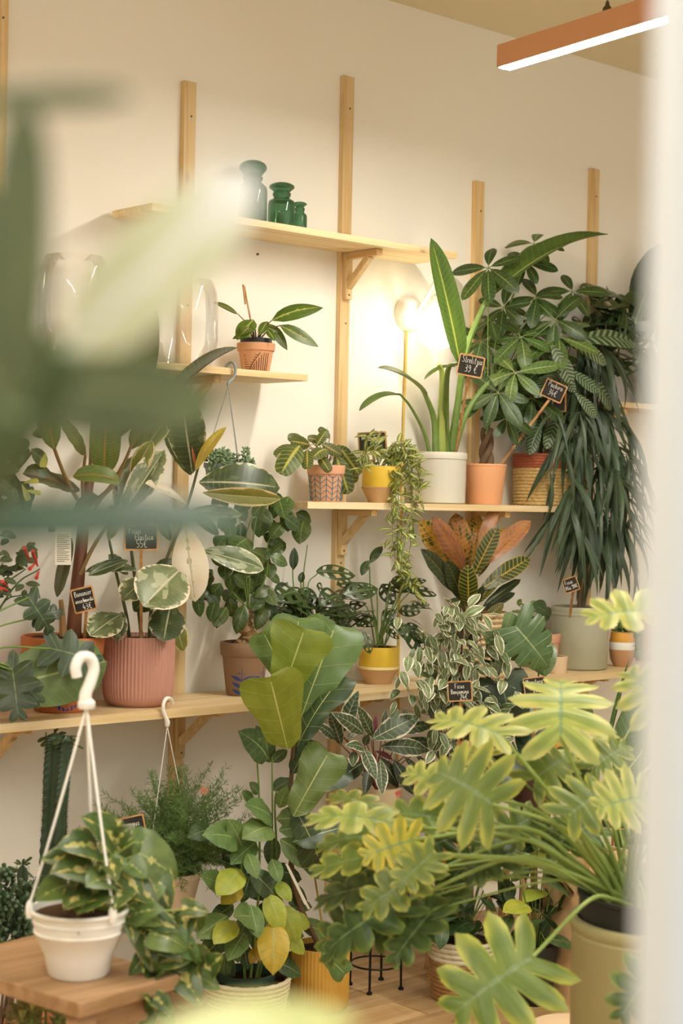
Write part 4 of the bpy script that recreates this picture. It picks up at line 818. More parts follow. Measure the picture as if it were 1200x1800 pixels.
for st_ in ([(437, 1075), (425, 1000), (422, 930), (420, 880)], [(438, 1072), (400, 1030), (385, 990)], [(440, 1072), (468, 1010), (470, 960), (474, 945)], [(437, 1072), (430, 960), (450, 900), (495, 880)], [(436, 1075), (440, 1000), (460, 890), (530, 920)]):
    stem(t, [at(x, y, Y-.01*i) for i, (x, y) in enumerate(st_)], .003, .0012, stemg, 'branch', 6)
pts = [(x, y) for x in range(362, 490, 19) for y in range(985, 1060, 17)]+[(x, y) for x in range(395, 500, 24) for y in range(868, 985, 20)]+[(505, 890), (520, 905), (530, 922), (500, 900), (480, 880), (400, 1075), (385, 1060), (350, 1050), (378, 1085), (425, 1040), (450, 1050), (470, 1070)]
for (x, y) in pts:
    x += R.uniform(-9, 9); y += R.uniform(-9, 9); a = R.uniform(.2, 2.9); r_ = R.uniform(21, 36)
    lp(t, ss, (x, y-8), (x+r_*math.cos(a), y+r_*math.sin(a)), Y+R.uniform(-.07, .05), R.uniform(-.04, .01), 1.05, face=.9, zup=.5)
for q in (((470, 1060), (450, 1108)), ((430, 1062), (415, 1115)), ((345, 1040), (352, 1085)), ((388, 1075), (380, 1105))): lp(t, ss, q[0], q[1], Y-.05, 0, .8)
# -- holed-leaf climbers
mk = leafmat('monkey_leaf', '#3f5a31', '#2c4423', vein='#58723f', vn=7, vw=.16, vs=.4, mid='#6d8a50', mw=.04, rough=.3, spec=.55, tr=.12, jit=.4)
ml_ = [leafmesh(mk, 'ovate', .62, 14, 4, (15, 40), bend=b_, fold=.15, holes=4, cup=.08) for b_ in (.4, .8, 1.2)]
ml0 = leafset(mk, 2, env='ovate', width=.6, nt=9, nu=2, bend=.7)
t = potted('holed_leaf_plant', 'dark plant of holed leaves with tall shoots behind the fiddle-leaf fig', 545, 1140, 1212, 72, 56, WY-.09, ZL, terr, RIM)
T0 = top(t); Y = T0.y
for bb, q in (((517, 1040), (515, 965)), ((533, 1030), (540, 958)), ((540, 1035), (558, 1008)), ((530, 1040), (528, 1015))): stem(t, [T0, at(*bb, Y-.01), at(*q, Y-.02)], .0028, .0016, stemg, 'shoot', 5)
lp(t, ml0, (515, 1002), (517, 962), Y-.02, 0, .8); lp(t, ml0, (528, 1025), (532, 1005), Y-.02, 0, 1.2); lp(t, ml_[:1], (555, 1005), (625, 1012), Y-.03, -.04, .85, face=.8)
for i in range(30):
    x, y = R.uniform(490, 590), R.uniform(1035, 1090); a = R.uniform(0, 6.28); r_ = R.uniform(38, 62)
    B = at(x, y, Y+R.uniform(-.05, .05)); T = at(x+r_*math.cos(a), y+r_*.6*math.sin(a)+8, B.y-R.uniform(0, .05)); leaf(t, ml_, B, T, w=1.1)
    if i % 3 == 0: stem(t, [T0+rv(.02), T0.lerp(B, .6)+V((0, 0, .02)), B], .0022, .0015, stemg, 'petiole', 5, 3)
t = potted('holed_leaf_plant', 'dark plant of holed leaves in a yellow pot with bare clay foot', 664, 1141, 1206, 70, 46, WY-.13, ZL, MC['glaze_yellow'], [(0, 0), (0, .02), (1, .42), (1, 1)], soil=.96)
b = V(t['org']); k = 1/ppm(b); H = t['H']
MB().lathe([(23.5*k, 0), (23.8*k, .004), (35.6*k, H*.38), (36*k, H*.4), (35*k, H*.405)], b, 44).obj('bare_clay_foot', MC['clay_buff'], POT[t.name])
MB().lathe([(35.4*k, H*.4), (36.1*k, H*.41), (36.1*k, H*.47), (35.2*k, H*.475)], b, 44).obj('cream_band', M('cream_glaze', '#efe0a0', .35), POT[t.name])
T0 = top(t); Y = T0.y
ends = [(598+R.uniform(0, 145), R.uniform(1025, 1110)) for i in range(34)]
for i, (x, y) in enumerate(ends):
    B = at(x, y, Y+R.uniform(-.08, .07)); s_ = 1 if x > 664 else -1; r_ = R.uniform(38, 60); T = at(x+s_*r_*R.uniform(.3, 1), y+R.uniform(-8, 38), B.y-R.uniform(0, .05)); leaf(t, ml_, B, T, w=1.15)
    if i % 2 == 0: stem(t, [T0+rv(.014), T0.lerp(B, .6)+V((0, 0, .025)), B], .0026, .0016, stemg, 'petiole', 5, 3)
lp(t, ml0, (650, 990), (672, 960), Y-.03, 0, .7); lp(t, ml0, (648, 985), (635, 1012), Y-.03, 0, .9); stem(t, [T0, at(652, 1050, Y-.01), at(649, 990, Y-.03)], .003, .0018, stemg, 'shoot')
lp(t, ml_[:1], (605, 1045), (665, 1035), Y-.08, -.02, .9); lp(t, ml_[:2], (712, 1100), (745, 1150), Y-.06, -.02, 1.0); lp(t, ml_[:2], (640, 1110), (650, 1150), Y-.08, -.02, .9)
sign('tiny slate label leaning on the yellow clay-footed pot', 626, 1137, Y-.07, 19, 27, 6, [('Monkey', -.38, .05, .2), ('Mask', -.3, -.25, .2)], foot=at(640, 1142, Y-.04), yaw=0)
# -- croton
t = potted('potted_croton', 'croton with upright orange and yellow-veined leaves in a beige woven pot', 838, 1092, 1206, 100, 84, WY-.15, ZL, M('basket_inner', '#8a6a40'), potname='liner_pot')
rope(POT[t.name], M('beige_rope', '#cbb083', .85, noise=.4, nscale=120, col2='#a5875a'), .001, t['H'], t['r']*.9, t['r']*1.0, 12, 'rope_coil')
T0 = top(t); Y = T0.y
cro = leafmat('croton_orange', '#c4a24c', '#a68440', vein='#d6ba5a', vn=13, vw=.25, vs=.7, mid='#d9a23a', mw=.06, blot='#4c5a2a', bs=5., bt=.52, rough=.35, tr=.25, jit=.25)
crg = leafmat('croton_green', '#425c2c', '#34491f', vein='#c9b544', vn=13, vw=.24, vs=.9, mid='#d5bd4c', mw=.07, edge='#b59a3c', ew=.05, en=.06, rough=.33, tr=.2, jit=.25)
crr = leafmat('croton_rust', '#b58e5a', '#9a7248', vein='#c5a060', vn=13, vw=.2, vs=.5, mid='#c79242', mw=.05, blot='#c99a3a', bs=7., bt=.6, rough=.35, tr=.25)
crd = leafmat('croton_dark', '#39482a', '#2c3a20', vein='#5a6a38', vn=13, vw=.2, vs=.6, mid='#7a7a3c', mw=.05, rough=.35, tr=.12)
cO, cG, cR, cD = [leafset(m, 2, env='ellip', width=.3, nt=12, nu=2, va=(35, 45), bend=.6, fold=.3, wave=.02) for m in (cro, crg, crr, crd)]
stem(t, [T0, at(828, 1050, Y), at(825, 985, Y), at(824, 925, Y)], .006, .0035, stemb, 'stem')
for m, bb, q, dy, w_ in [(cO, (805, 992), (736, 915), -.02, 1.15), (cR, (812, 990), (760, 908), -.06, .8), (cO, (815, 985), (800, 902), .02, 1.35), (cG, (835, 1000), (875, 925), -.1, 1.1), (cR, (850, 985), (932, 915), -.06, .85), (cR, (845, 960), (873, 888), -.02, .8),
                         (cG, (850, 1025), (932, 980), -.1, .95), (cD, (800, 1035), (740, 965), -.04, .8), (cD, (810, 1045), (785, 985), -.06, 1.1), (cG, (822, 1055), (822, 992), -.1, 1.2), (cD, (858, 1055), (915, 1018), -.08, .7), (cD, (860, 1060), (905, 1042), -.06, .7),
                         (cG, (855, 1085), (885, 1060), -.1, 1.2), (cO, (855, 965), (890, 930), -.02, 1.1), (cD, (815, 1060), (790, 1055), -.06, 1), (cG, (840, 1050), (880, 1010), -.08, 1.0), (cD, (830, 1060), (850, 1030), -.09, 1), (cO, (830, 980), (840, 905), .04, 1.2), (cG, (850, 1000), (870, 950), .0, 1)]:
    lp(t, m, (bb[0]+(824-bb[0])*.35, bb[1]+14), q, Y+dy*.6, dy*.5, w_*1.35, face=.9, zup=.3)
# -- long-leaved fig in big grey pot
t = potted('potted_long_leaf_fig', 'weeping fig of long narrow dark leaves in a big grey-green glazed pot', 1017, 1077, 1186, 101, 96, WY-.155, ZL, M('pot_grey_green', '#a9a78c', .35, .5, noise=.15, nscale=6, stretch=(5, 5, .5), col2='#97967c'), [(0, 0), (.4, .03), (.9, .6), (1, .86), (1.02, .87), (1.02, .9), (1, .91), (1.02, .98), (1, 1)], soil=.95)
T0 = top(t); Y = T0.y; al = leafmat('alii_leaf', '#4b6142', '#38503a', mid='#66805a', mw=.08, rough=.38, tr=.12, jit=.45)
als = leafset(al, 4, env='strap', width=.092, nt=9, nu=1, bend=.9, fold=.5, tw=.6)
for dx in (-8, 5, 14): stem(t, [T0+V((dx*.001, 0, 0)), at(1030+dx, 960, Y), at(1035+dx*1.5, 800, Y-.01), at(1040+dx*3, 640, Y-.02), at(1045+dx*4, 570, Y-.02)], .007, .003, stemb, 'trunk')
nb = 0
for i in range(50):
    y0_ = R.uniform(600, 965); x0_ = 1038+R.uniform(-8, 14); s_ = R.choice((-1, 1)); ex_ = R.uniform(20, 72)*(.75+.5*(y0_ > 700))*(.3 if y0_ < 690 or (s_ < 0 and y0_ < 730) else 1); x1_ = x0_+s_*ex_*(1.0 if s_ < 0 else .95); y1_ = y0_-R.uniform(0, 35); dy = R.uniform(-.16, .03)*(.3 if y0_ < 730 else 1)
    B0, B1 = at(x0_, y0_, Y), at(x1_, y1_, Y+dy); c = cr([B0, B0.lerp(B1, .5)+V((0, 0, .02)), B1+V((0, 0, -.012))], 4)
    MB().tube(c, taper(len(c), .0022, .001), 5).obj('branch', stemd, t)
    for j in range(6):
        p = c[2+j % 7 if 2+j % 7 < len(c) else -1]; k = 1/ppm(p); L_ = R.uniform(85, 150)*k
        d = V((R.uniform(-.75, .75)+s_*.25, R.uniform(-.5, .2), -R.uniform(.7, 1.5)))
        if p.z+d.normalized().z*L_ < ZL+.12 and abs(x1_-1017) < 60 and R.random() < .6: continue
        leaf(t, als, p, p+d.normalized()*L_, up=tocam(p)*.7+V((d.x, -.5, .5))+rv(.3), w=R.uniform(.85, 1.15))
sign('slate price board reading Ficus alii 90 euro among long narrow leaves', 1003, 1028, Y-.16, 27, 26, -20, [('Ficus', -.36, .08, .28), ('Alii 90\u20ac', -.4, -.28, .26)], foot=at(1001, 1085, Y-.06), yaw=-12)
# -- small pots at the right end of the shelf
t = potted('potted_herb', 'bushy small-leaved herb in a round pot of orange, white and brown', 1092, 1120, 1180, 40, 30, WY-.19, ZL, M('pot_tan', '#b8875c', .6), [(0, 0), (1.0, .2), (1.12, .45), (1.1, .7), (1.0, .9), (.96, 1)])
b = V(t['org']); H = t['H']; r0 = t['r']
MB().lathe([(r0*1.115, H*.50), (r0*1.135, H*.52), (r0*1.12, H*.70), (r0*1.1, H*.72), (r0*1.08, H*.72)], b, 36).obj('white_band', M('white_paint', '#e8e4d6', .5), POT[t.name])
MB().lathe([(r0*1.1, H*.72), (r0*1.115, H*.73), (r0*1.02, H*.91), (r0*.985, 1.01*H), (r0*.9, 1.01*H)], b, 36).obj('orange_band', M('orange_paint', '#dca03a', .5), POT[t.name])
hb = M('herb_green', '#6d8a46', .5, noise=.5, nscale=70, col2='#4c6a33'); mb = MB(); T0 = top(t)
for i in range(2400):
    a = R.uniform(0, 6.28); rr = R.uniform(.01, .075); z = R.uniform(-.01, .05) if rr < .045 else R.uniform(-.085, .045); p = T0+V((rr*math.cos(a)*.9+.03, rr*math.sin(a)*.7, z))
    if (p-(b+V((0, 0, p.z-b.z)))).length < r0*1.15 and p.z < b.z+H: continue
    p.y = min(p.y, WY-.01); d = rv(1).normalized()*.006; e = d.orthogonal().normalized()*.0042; mb.add([p-d, p+e, p+d, p-e], [(0, 1, 2, 3)])
o = mb.obj('herb_foliage', hb, t, False); o['kind'] = 'stuff'
t = potted('clay_cup', 'small empty pale clay cup beside the big grey-green pot', 980, 1158, 1189, 34, 30, WY-.235, ZL, M('clay_pale', '#dcbf98', .7), cat='pot')
t = potted('potted_pilea', 'light green round-leaved seedling in a pink clay pot behind the grey-green pot', 958, 1115, 1178, 50, 40, WY-.11, ZL, MC['pot_pink_clay'], RIM)
T0 = top(t); pil = leafset(leafmat('pilea_leaf', '#8aa25a', '#74904a', rough=.4, tr=.25), 2, env='round', width=.7, nt=8, nu=2, bend=.4)
for i in range(20):
    x, y = R.uniform(900, 955), R.uniform(1055, 1100); a = R.uniform(0, 6.28); B = at(x, y, T0.y+R.uniform(-.04, .02)); stem(t, [T0, T0.lerp(B, .6)+V((0, 0, .01)), B], .001, .0007, stemg, 'petiole', 4, 3)
    leaf(t, pil, B, at(x+16*math.cos(a), y+13*math.sin(a), B.y-.01))
lp(t, ml0, (962, 1085), (935, 1062), T0.y-.03, -.02, 1.1); lp(t, ml0, (965, 1088), (955, 1068), T0.y-.03, -.02, 1.1)
t = potted('potted_orange_bloom', 'terracotta pot with orange blooms at the far right end of the lowest shelf', 1142, 1100, 1172, 64, 52, WY-.12, ZL, M('terracotta_pale', '#d39a70'), RIM)
T0 = top(t); ol = leafset(leafmat('pilea_leaf', '#8aa25a'), 2, env='ovate', width=.5, nt=8, nu=2, bend=.5)
for i in range(14):
    a = R.uniform(0, 6.28); leaf(t, ol, T0+rv(.015), T0+V((.05*math.cos(a), .04*math.sin(a), R.uniform(.02, .07))))
for i in range(5):
    p = T0+V((R.uniform(-.03, .03), R.uniform(-.04, 0), R.uniform(.04, .07))); MB().lathe([(.003, -.006), (.008, 0), (.012, .006), (.004, .008)], p, 10).obj('flower', M('flower_orange', '#d9743a', .6), t); stem(t, [T0, p], .001, .001, stemg, 'stalk', 4, 2)
# -- far right shelf: pink pot with dark holed leaves
t = potted('dark_holed_climber', 'dark holed-leaf climber in a pink pot on the far right shelf', 1018, 648, 706, 62, 50, WY-.1, ZU, M('pot_blush', '#dba58e', .6), RIM)
b = V(t['org']); T0 = top(t); Y = T0.y
for i in range(42):
    x, y = R.uniform(1030, 1130), R.uniform(520, 660); a = R.uniform(0, 6.28); r_ = R.uniform(36, 62); B = at(x, y, Y+R.uniform(-.06, .06)); leaf(t, ml_, B, at(x+r_*math.cos(a), y+r_*.7*math.sin(a)+8, B.y-R.uniform(0, .05)), w=1.2)
    if i % 3 == 0: stem(t, [T0+rv(.01), T0.lerp(B, .6)+V((0, 0, .03)), B], .002, .0014, stemg, 'petiole', 5, 3)
lp(t, ml_, (1100, 610), (1140, 500), Y-.03, -.02, 1.0)
t = potted('dark_leaf_plant', 'plant with one huge dark upright leaf at the far right edge', 1165, 640, 706, 70, 56, WY-.1, ZU, M('pot_olive', '#8d8d70', .5), RIM)
T0 = top(t); dkl = leafset(leafmat('dark_broad_leaf', '#4a5a44', '#3a4a37', mid='#66785a', mw=.04, rough=.4, tr=.1), 2, env='ovate', width=.5, nt=10, nu=2, bend=.4, wave=.015)
for bb, q in (((1135, 575), (1160, 425)), ((1150, 580), (1195, 470)), ((1140, 600), (1110, 510)), ((1155, 600), (1215, 560)), ((1140, 610), (1150, 720))):
    B = at(*bb, T0.y-.03); stem(t, [T0, T0.lerp(B, .5), B], .003, .002, stemd, 'petiole'); lp(t, dkl, bb, q, T0.y-.03, 0, 1.1)
# ================================================================ on the floor, along the wall
def fpot(name, label, px, py, w0, w1, hpx, mat, prof=None, Y=None, z=0., cat='plant', rib=None, seg=44, soil=.92, potname='pot'):
    b = atz(px, py, z) if Y is None else at(px, py, Y)
    if Y is not None: b.z = z
    k = 1/ppm(b); q = potted(name, label, px, py-hpx, py, w0, w1, b.y, z, mat, prof, cat, seg=seg, rib=rib, soil=soil, potname=potname)
    return q
# -- fiddle-leaf fig
t = fpot('fiddle_leaf_fig', 'fiddle-leaf fig with huge bright veined leaves in a fluted yellow-ochre pot', 561, 1772, 104, 92, 112, M('pot_ochre', '#cc9c40', .5, .3), [(0, 0), (.5, .05), (.9, .2), (1, .5), (1, 1)], rib=(50, -.002, .03), seg=100)
T0 = top(t); Y = T0.y-.02
fv = dict(vein='#c3cf80', vn=6, vw=.045, vs=.5, mid='#c9d488', mw=.022, rough=.36, spec=.45, bump=.7, jit=.12)
fb = leafmat('fiddle_bright', '#8aa244', '#7a9438', tr=.35, **fv); fg = leafmat('fiddle_green', '#67884a', '#56783c', tr=.2, **fv); fd = leafmat('fiddle_dark', '#3f5a33', '#324a29', tr=.12, **fv)
fB, fG, fD = [leafset(m, 2, env='fiddle', width=.8, nt=16, nu=4, va=(14, 30), bend=.5, fold=.12, cup=.1, wave=.045, wn=2.5) for m in (fb, fg, fd)]
tr_ = cr([T0, at(517, 1560, Y), at(511, 1420, Y), at(514, 1330, Y), at(520, 1280, Y-.01), at(517, 1200, Y-.02)], 6)
MB().tube(tr_, taper(len(tr_), .008, .004), 8).obj('trunk', stemb, t)
MB().tube([T0+V((.02, 0, 0)), at(534, 1420, Y-.01)], .003, 6).obj('support_cane', M('cane', '#b59a52', .7), t)
for m, bb, q, dy, w_, kw in [(fB, (499, 1209), (535, 1106), -.14, 1.42, dict(face=1.3, zup=.1)), (fB, (505, 1316), (474, 1190), -.16, 1.0, dict(face=1.3, zup=.1)), (fG, (520, 1285), (590, 1098), -.06, .78, dict(face=1.2, zup=.1)), (fD, (522, 1312), (603, 1188), -.1, .55, dict(face=.7)),
        (fG, (512, 1195), (525, 1086), -.02, 1.15, dict(face=1.2, zup=0)), (fG, (505, 1205), (462, 1110), -.04, .8, {}), (fG, (515, 1435), (578, 1322), -.12, .9, dict(face=1.2, zup=.2)), (fD, (512, 1410), (595, 1345), -.02, .9, {}), (fD, (515, 1480), (600, 1455), -.1, 1.0, dict(face=.9)),
        (fD, (516, 1420), (560, 1510), -.08, .9, {}), (fG, (565, 1672), (607, 1712), -.14, 1.0, dict(face=1.2, zup=.1)), (fD, (514, 1360), (545, 1300), -.02, 1.0, {}), (fD, (520, 1510), (620, 1545), -.06, .8, {}), (fG, (512, 1230), (478, 1215), -.1, 1.2, {})]:
    lp(t, m, bb, q, Y+dy*.7, dy*.3, w_, **kw)
# -- leafy shrub in white woven basket
t = fpot('leafy_shrub', 'leafy shrub turning yellow-green below, in a low cream woven basket', 432, 1795, 148, 112, 78, M('basket_inner', '#8a6a40'), potname='liner_pot')
rope(POT[t.name], M('cream_rope', '#d8cba8', .85, noise=.3, nscale=120, col2='#b8a880'), .001, t['H']*1.04, t['r']*.82, t['r']*1.02, 10, 'woven_coil')
T0 = top(t); Y = T0.y
MB().lathe([(t['r']*.66, -.02), (t['r']*.7, .025), (t['r']*.66, .025), (t['r']*.62, .0)], T0, 30).obj('nursery_pot', M('dark_green_plastic', '#2f4534', .5), t)
lv = dict(vein='#8fa866', vn=7, vw=.14, vs=.35, mid='#a3b878', mw=.04, rough=.45, tr=.25, jit=.25)
lg = leafmat('shrub_green', '#6f9052', '#5c7f44', **lv); ly = leafmat('shrub_lime', '#a8b84a', '#93a83e', **lv); lyy = leafmat('shrub_yellow', '#c9b83e', '#b5a838', **lv); ld = leafmat('shrub_deep', '#4f7040', '#3d5c33', **lv)
LG, LY, LYY, LD = [leafset(m, 3, env='ovate', width=.52, nt=10, nu=2, va=(20, 38), bend=.7, fold=.18, wave=.015) for m in (lg, ly, lyy, ld)]
for st_ in ([(430, 1720), (425, 1600), (424, 1500), (425, 1450)], [(450, 1720), (470, 1600), (478, 1480), (478, 1330)], [(440, 1720), (455, 1560), (455, 1400), (452, 1340)], [(455, 1720), (485, 1560), (483, 1420), (486, 1390)]):
    stem(t, [at(x, y, Y-.015*i) for i, (x, y) in enumerate(st_)], .004, .002, stemg, 'stem')
for m, bb, q, dy in [(LD, (470, 1335), (418, 1285), -.04), (LD, (475, 1340), (450, 1275), .0), (LD, (478, 1340), (505, 1318), -.03), (LG, (470, 1325), (445, 1300), -.05), (LD, (455, 1395), (438, 1375), -.02), (LG, (490, 1420), (505, 1382), -.08), (LG, (480, 1440), (430, 1415), -.06), (LG, (485, 1440), (550, 1440), -.06),
        (LG, (478, 1455), (425, 1475), -.08), (LG, (420, 1480), (355, 1468), -.06), (LG, (415, 1465), (380, 1448), -.02), (LG, (425, 1490), (400, 1440), -.06), (LG, (490, 1460), (545, 1455), -.08), (LG, (435, 1500), (452, 1545), -.12), (LG, (478, 1510), (492, 1552), -.12), (LG, (492, 1475), (552, 1525), -.1), (LD, (440, 1530), (490, 1582), -.08),
        (LY, (425, 1530), (380, 1575), -.1), (LY, (485, 1550), (512, 1585), -.12), (LY, (470, 1570), (495, 1640), -.12), (LG, (440, 1590), (455, 1650), -.14), (LY, (495, 1590), (522, 1660), -.1), (LYY, (480, 1620), (480, 1715), -.16), (LY, (415, 1620), (375, 1660), -.1), (LYY, (425, 1560), (388, 1590), -.04), (LG, (400, 1610), (345, 1650), -.06),
        (LYY, (470, 1640), (455, 1690), -.06), (LY, (500, 1640), (535, 1678), -.08), (LD, (410, 1590), (370, 1620), .0), (LD, (440, 1600), (420, 1650), .0), (LG, (430, 1640), (400, 1690), -.08), (LYY, (450, 1665), (440, 1695), -.02), (LD, (480, 1690), (530, 1715), -.06), (LG, (400, 1560), (352, 1540), -.04), (LG, (450, 1480), (405, 1520), -.06),
        (LD, (465, 1540), (440, 1580), -.02), (LD, (500, 1560), (540, 1590), -.02), (LG, (455, 1620), (410, 1610), -.12), (LD, (400, 1640), (350, 1690), .0), (LY, (505, 1610), (545, 1630), -.04), (LG, (445, 1410), (425, 1390), .0), (LD, (480, 1390), (515, 1370), .02)]:
    lp(t, m, bb, q, Y-.02+dy*.6, dy*.4, R.uniform(1.15, 1.3), face=1.0, zup=.45)
for i in range(34):
    x, y = R.uniform(375, 530), R.uniform(1450, 1690); a = R.uniform(-.4, 3.5); r_ = R.uniform(40, 62); lp(t, LD if y < 1600 or R.random() < .5 else LG, (x, y), (x+r_*math.cos(a), y+r_*abs(math.sin(a))), Y+R.uniform(-.02, .07), -.02, 1.2)
tg = thing('stem_tie', 'white plastic tie looped between the leafy shrub and fig stake', 'tie', at(540, 1600, Y-.12))
MB().bar(at(503, 1518, Y-.12), at(543, 1598, Y-.12), .006, .0012, RT).obj('strap', M('white_plastic', '#efece2', .4), tg, False)
MB().bar(at(505, 1524, Y-.12), at(536, 1590, Y-.118), .0035, .0012, RT).obj('strap_tail', MC['white_plastic'], tg, False)
# -- pink-backed striped plant on wire stand
b0 = atz(650, 1732, 0); b0.y = 3.47; k = 1/ppm(b0)
stn = thing('plant_stand', 'thin black wire plant stand with a ring, standing on the wooden floor', 'stand', V((b0.x, b0.y, 0)))
bw = M('black_wire', '#22201c', .45, .4, .6); zt = .47; R_ = .075
for i in range(4):
    a = .6+i*math.pi/2; p = V((b0.x+R_*math.cos(a), b0.y+R_*math.sin(a), 0)); q = V((b0.x+R_*.9*math.cos(a), b0.y+R_*.9*math.sin(a), zt))
    MB().tube([p+V((0, 0, .006)), q], .0035, 7).obj('leg', bw, stn); MB().lathe([(.008, 0), (.008, .006), (.004, .009)], p, 12).obj('foot', bw, stn)
for z in (.07, zt-.005):
    c = [V((b0.x+R_*.96*math.cos(i*math.pi/16), b0.y+R_*.96*math.sin(i*math.pi/16), z)) for i in range(33)]; MB().tube(c, .0028, 6, False).obj('ring', bw, stn)
for a in (.6, .6+math.pi/2): MB().tube([V((b0.x+R_*.93*math.cos(a), b0.y+R_*.93*math.sin(a), zt-.008)), V((b0.x-R_*.93*math.cos(a), b0.y-R_*.93*math.sin(a), zt-.008))], .0028, 6).obj('cross_bar', bw, stn)
pb = V((b0.x, b0.y, zt-.002))
t = thing('potted_stromanthe', 'cream-striped plant with dark pink undersides above the wire stand', 'plant', pb)
MB().lathe([(.048, 0), (.05, .004), (.062, .1), (.064, .11), (.058, .11), (.056, .1)], pb, 36).obj('pot', M('pot_sand', '#c9b692', .6), t); MB().lathe([(.057, .096), (.002, .1)], pb, 24).obj('soil', soilm, t)
T0 = pb+V((0, 0, .1)); Y = T0.y
sv = dict(mid='#d5d8b0', mw=.035, rough=.4, tr=.12, jit=.25)
so = leafmat('stromanthe_leaf', '#4d6643', '#374e30', edge='#e6e0c2', ew=.14, en=.3, ens=4., vein='#b9c29a', vn=9, vw=.2, vs=.45, **sv); sd_ = leafmat('stromanthe_dark', '#33452d', '#283824', edge='#b9b896', ew=.04, en=.1, vein='#5d7050', vn=9, vw=.2, vs=.5, **sv); sr = leafmat('stromanthe_under', '#8c4a44', '#703a38', mid='#b07a66', mw=.04, rough=.45, tr=.2)
SO, SD, SR_ = [leafset(m, 3, env='lance', width=.36, nt=12, nu=2, va=(35, 48), bend=.6, fold=.2) for m in (so, sd_, sr)]
ctr = at(650, 1330, Y)
for m, bb, q, dy, w_ in [(SO, (600, 1290), (630, 1213), -.02, 1.0), (SO, (655, 1295), (628, 1240), -.06, .8), (SO, (600, 1310), (578, 1250), -.04, 1.0), (SO, (640, 1290), (582, 1252), -.08, .7), (SO, (652, 1300), (738, 1258), -.1, 1.15), (SO, (680, 1290), (763, 1275), -.04, .7), (SO, (668, 1312), (755, 1320), -.08, .9), (SO, (700, 1305), (774, 1308), -.02, .6),
        (SO, (636, 1312), (662, 1372), -.14, .95), (SO, (622, 1320), (620, 1348), -.12, 1.0), (SO, (668, 1335), (672, 1398), -.12, .95), (SD, (640, 1340), (585, 1385), -.06, .95), (SD, (690, 1335), (728, 1398), -.06, 1.0), (SO, (710, 1330), (750, 1372), -.06, .7), (SO, (730, 1325), (758, 1360), -.02, .7), (SO, (590, 1300), (552, 1270), -.04, .8),
        (SO, (640, 1310), (648, 1290), -.1, 1.1), (SD, (600, 1330), (560, 1350), -.04, 1.0), (SD, (650, 1345), (640, 1400), -.06, .9), (SO, (672, 1280), (680, 1245), .0, .8), (SD, (600, 1340), (590, 1380), .0, 1.0), (SR_, (655, 1300), (662, 1255), .0, .6), (SR_, (660, 1320), (690, 1335), -.03, .7), (SR_, (590, 1280), (570, 1245), .02, .8), (SO, (640, 1320), (606, 1310), -.1, .7), (SO, (610, 1300), (640, 1270), .02, .8), (SD, (665, 1330), (700, 1385), -.02, 1.0)]:
    B = at(bb[0], bb[1], Y+dy*.6); stem(t, [T0+rv(.012), T0.lerp(B, .6)+(ctr-T0)*.1, B], .002, .0014, M('stem_red', '#8a4a3c', .5), 'petiole', 5, 3)
    lp(t, m, bb, q, Y+dy*.6, dy*.5, w_*1.3, face=1.0, zup=.35)
# -- variegated weeping fig on a stool in front of the shelf
def stool(label, c, h, s, legs=4):
    c = V(c); q = thing('plant_stool', label, 'stool', V((c.x, c.y, 0)))
    wm = wood('stool_wood', '#c99d6a', '#a97c48', 0)
    MB().lathe([(s*.97, h-.022), (s, h-.018), (s, h-.004), (s*.97, h)], (c.x, c.y, 0), 32).obj('seat', wm, q)
    for i in range(4):
        a = .5+i*math.pi/2; MB().tube([V((c.x+s*1.05*math.cos(a), c.y+s*1.05*math.sin(a), 0)), V((c.x+s*.65*math.cos(a), c.y+s*.65*math.sin(a), h-.02))], .011, 8).obj('leg', wm, q)
    return q
c = at(815, 1500, 3.42); stool('round wooden stool hidden under the weeping fig foliage', c, .36, .1)
pb = V((c.x, c.y, .3605)); t = thing('variegated_fig', 'weeping fig of many small white-edged leaves beside the Ficus Benjamina board', 'plant', pb)
MB().lathe([(.062, 0), (.065, .004), (.082, .13), (.086, .135), (.086, .15), (.079, .15), (.077, .13)], pb, 36).obj('pot', M('pot_sand', '#c9b692'), t); MB().lathe([(.078, .132), (.002, .136)], pb, 24).obj('soil', soilm, t)
T0 = pb+V((0, 0, .134)); Y = T0.y
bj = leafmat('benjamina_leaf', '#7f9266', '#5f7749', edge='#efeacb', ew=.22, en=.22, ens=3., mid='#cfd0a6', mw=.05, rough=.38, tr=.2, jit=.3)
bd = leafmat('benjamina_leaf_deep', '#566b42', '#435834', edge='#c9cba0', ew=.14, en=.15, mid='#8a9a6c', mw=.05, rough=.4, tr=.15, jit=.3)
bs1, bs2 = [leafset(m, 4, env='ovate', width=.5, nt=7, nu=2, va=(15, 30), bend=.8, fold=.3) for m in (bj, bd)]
MB().tube(cr([T0, at(812, 1330, Y), at(808, 1200, Y-.01), at(812, 1100, Y-.02), at(808, 1070, Y-.02)], 5), .005, 7).obj('trunk', stemb, t)
def tuft(x): # outline of the crown in the picture
    return True
n = 0
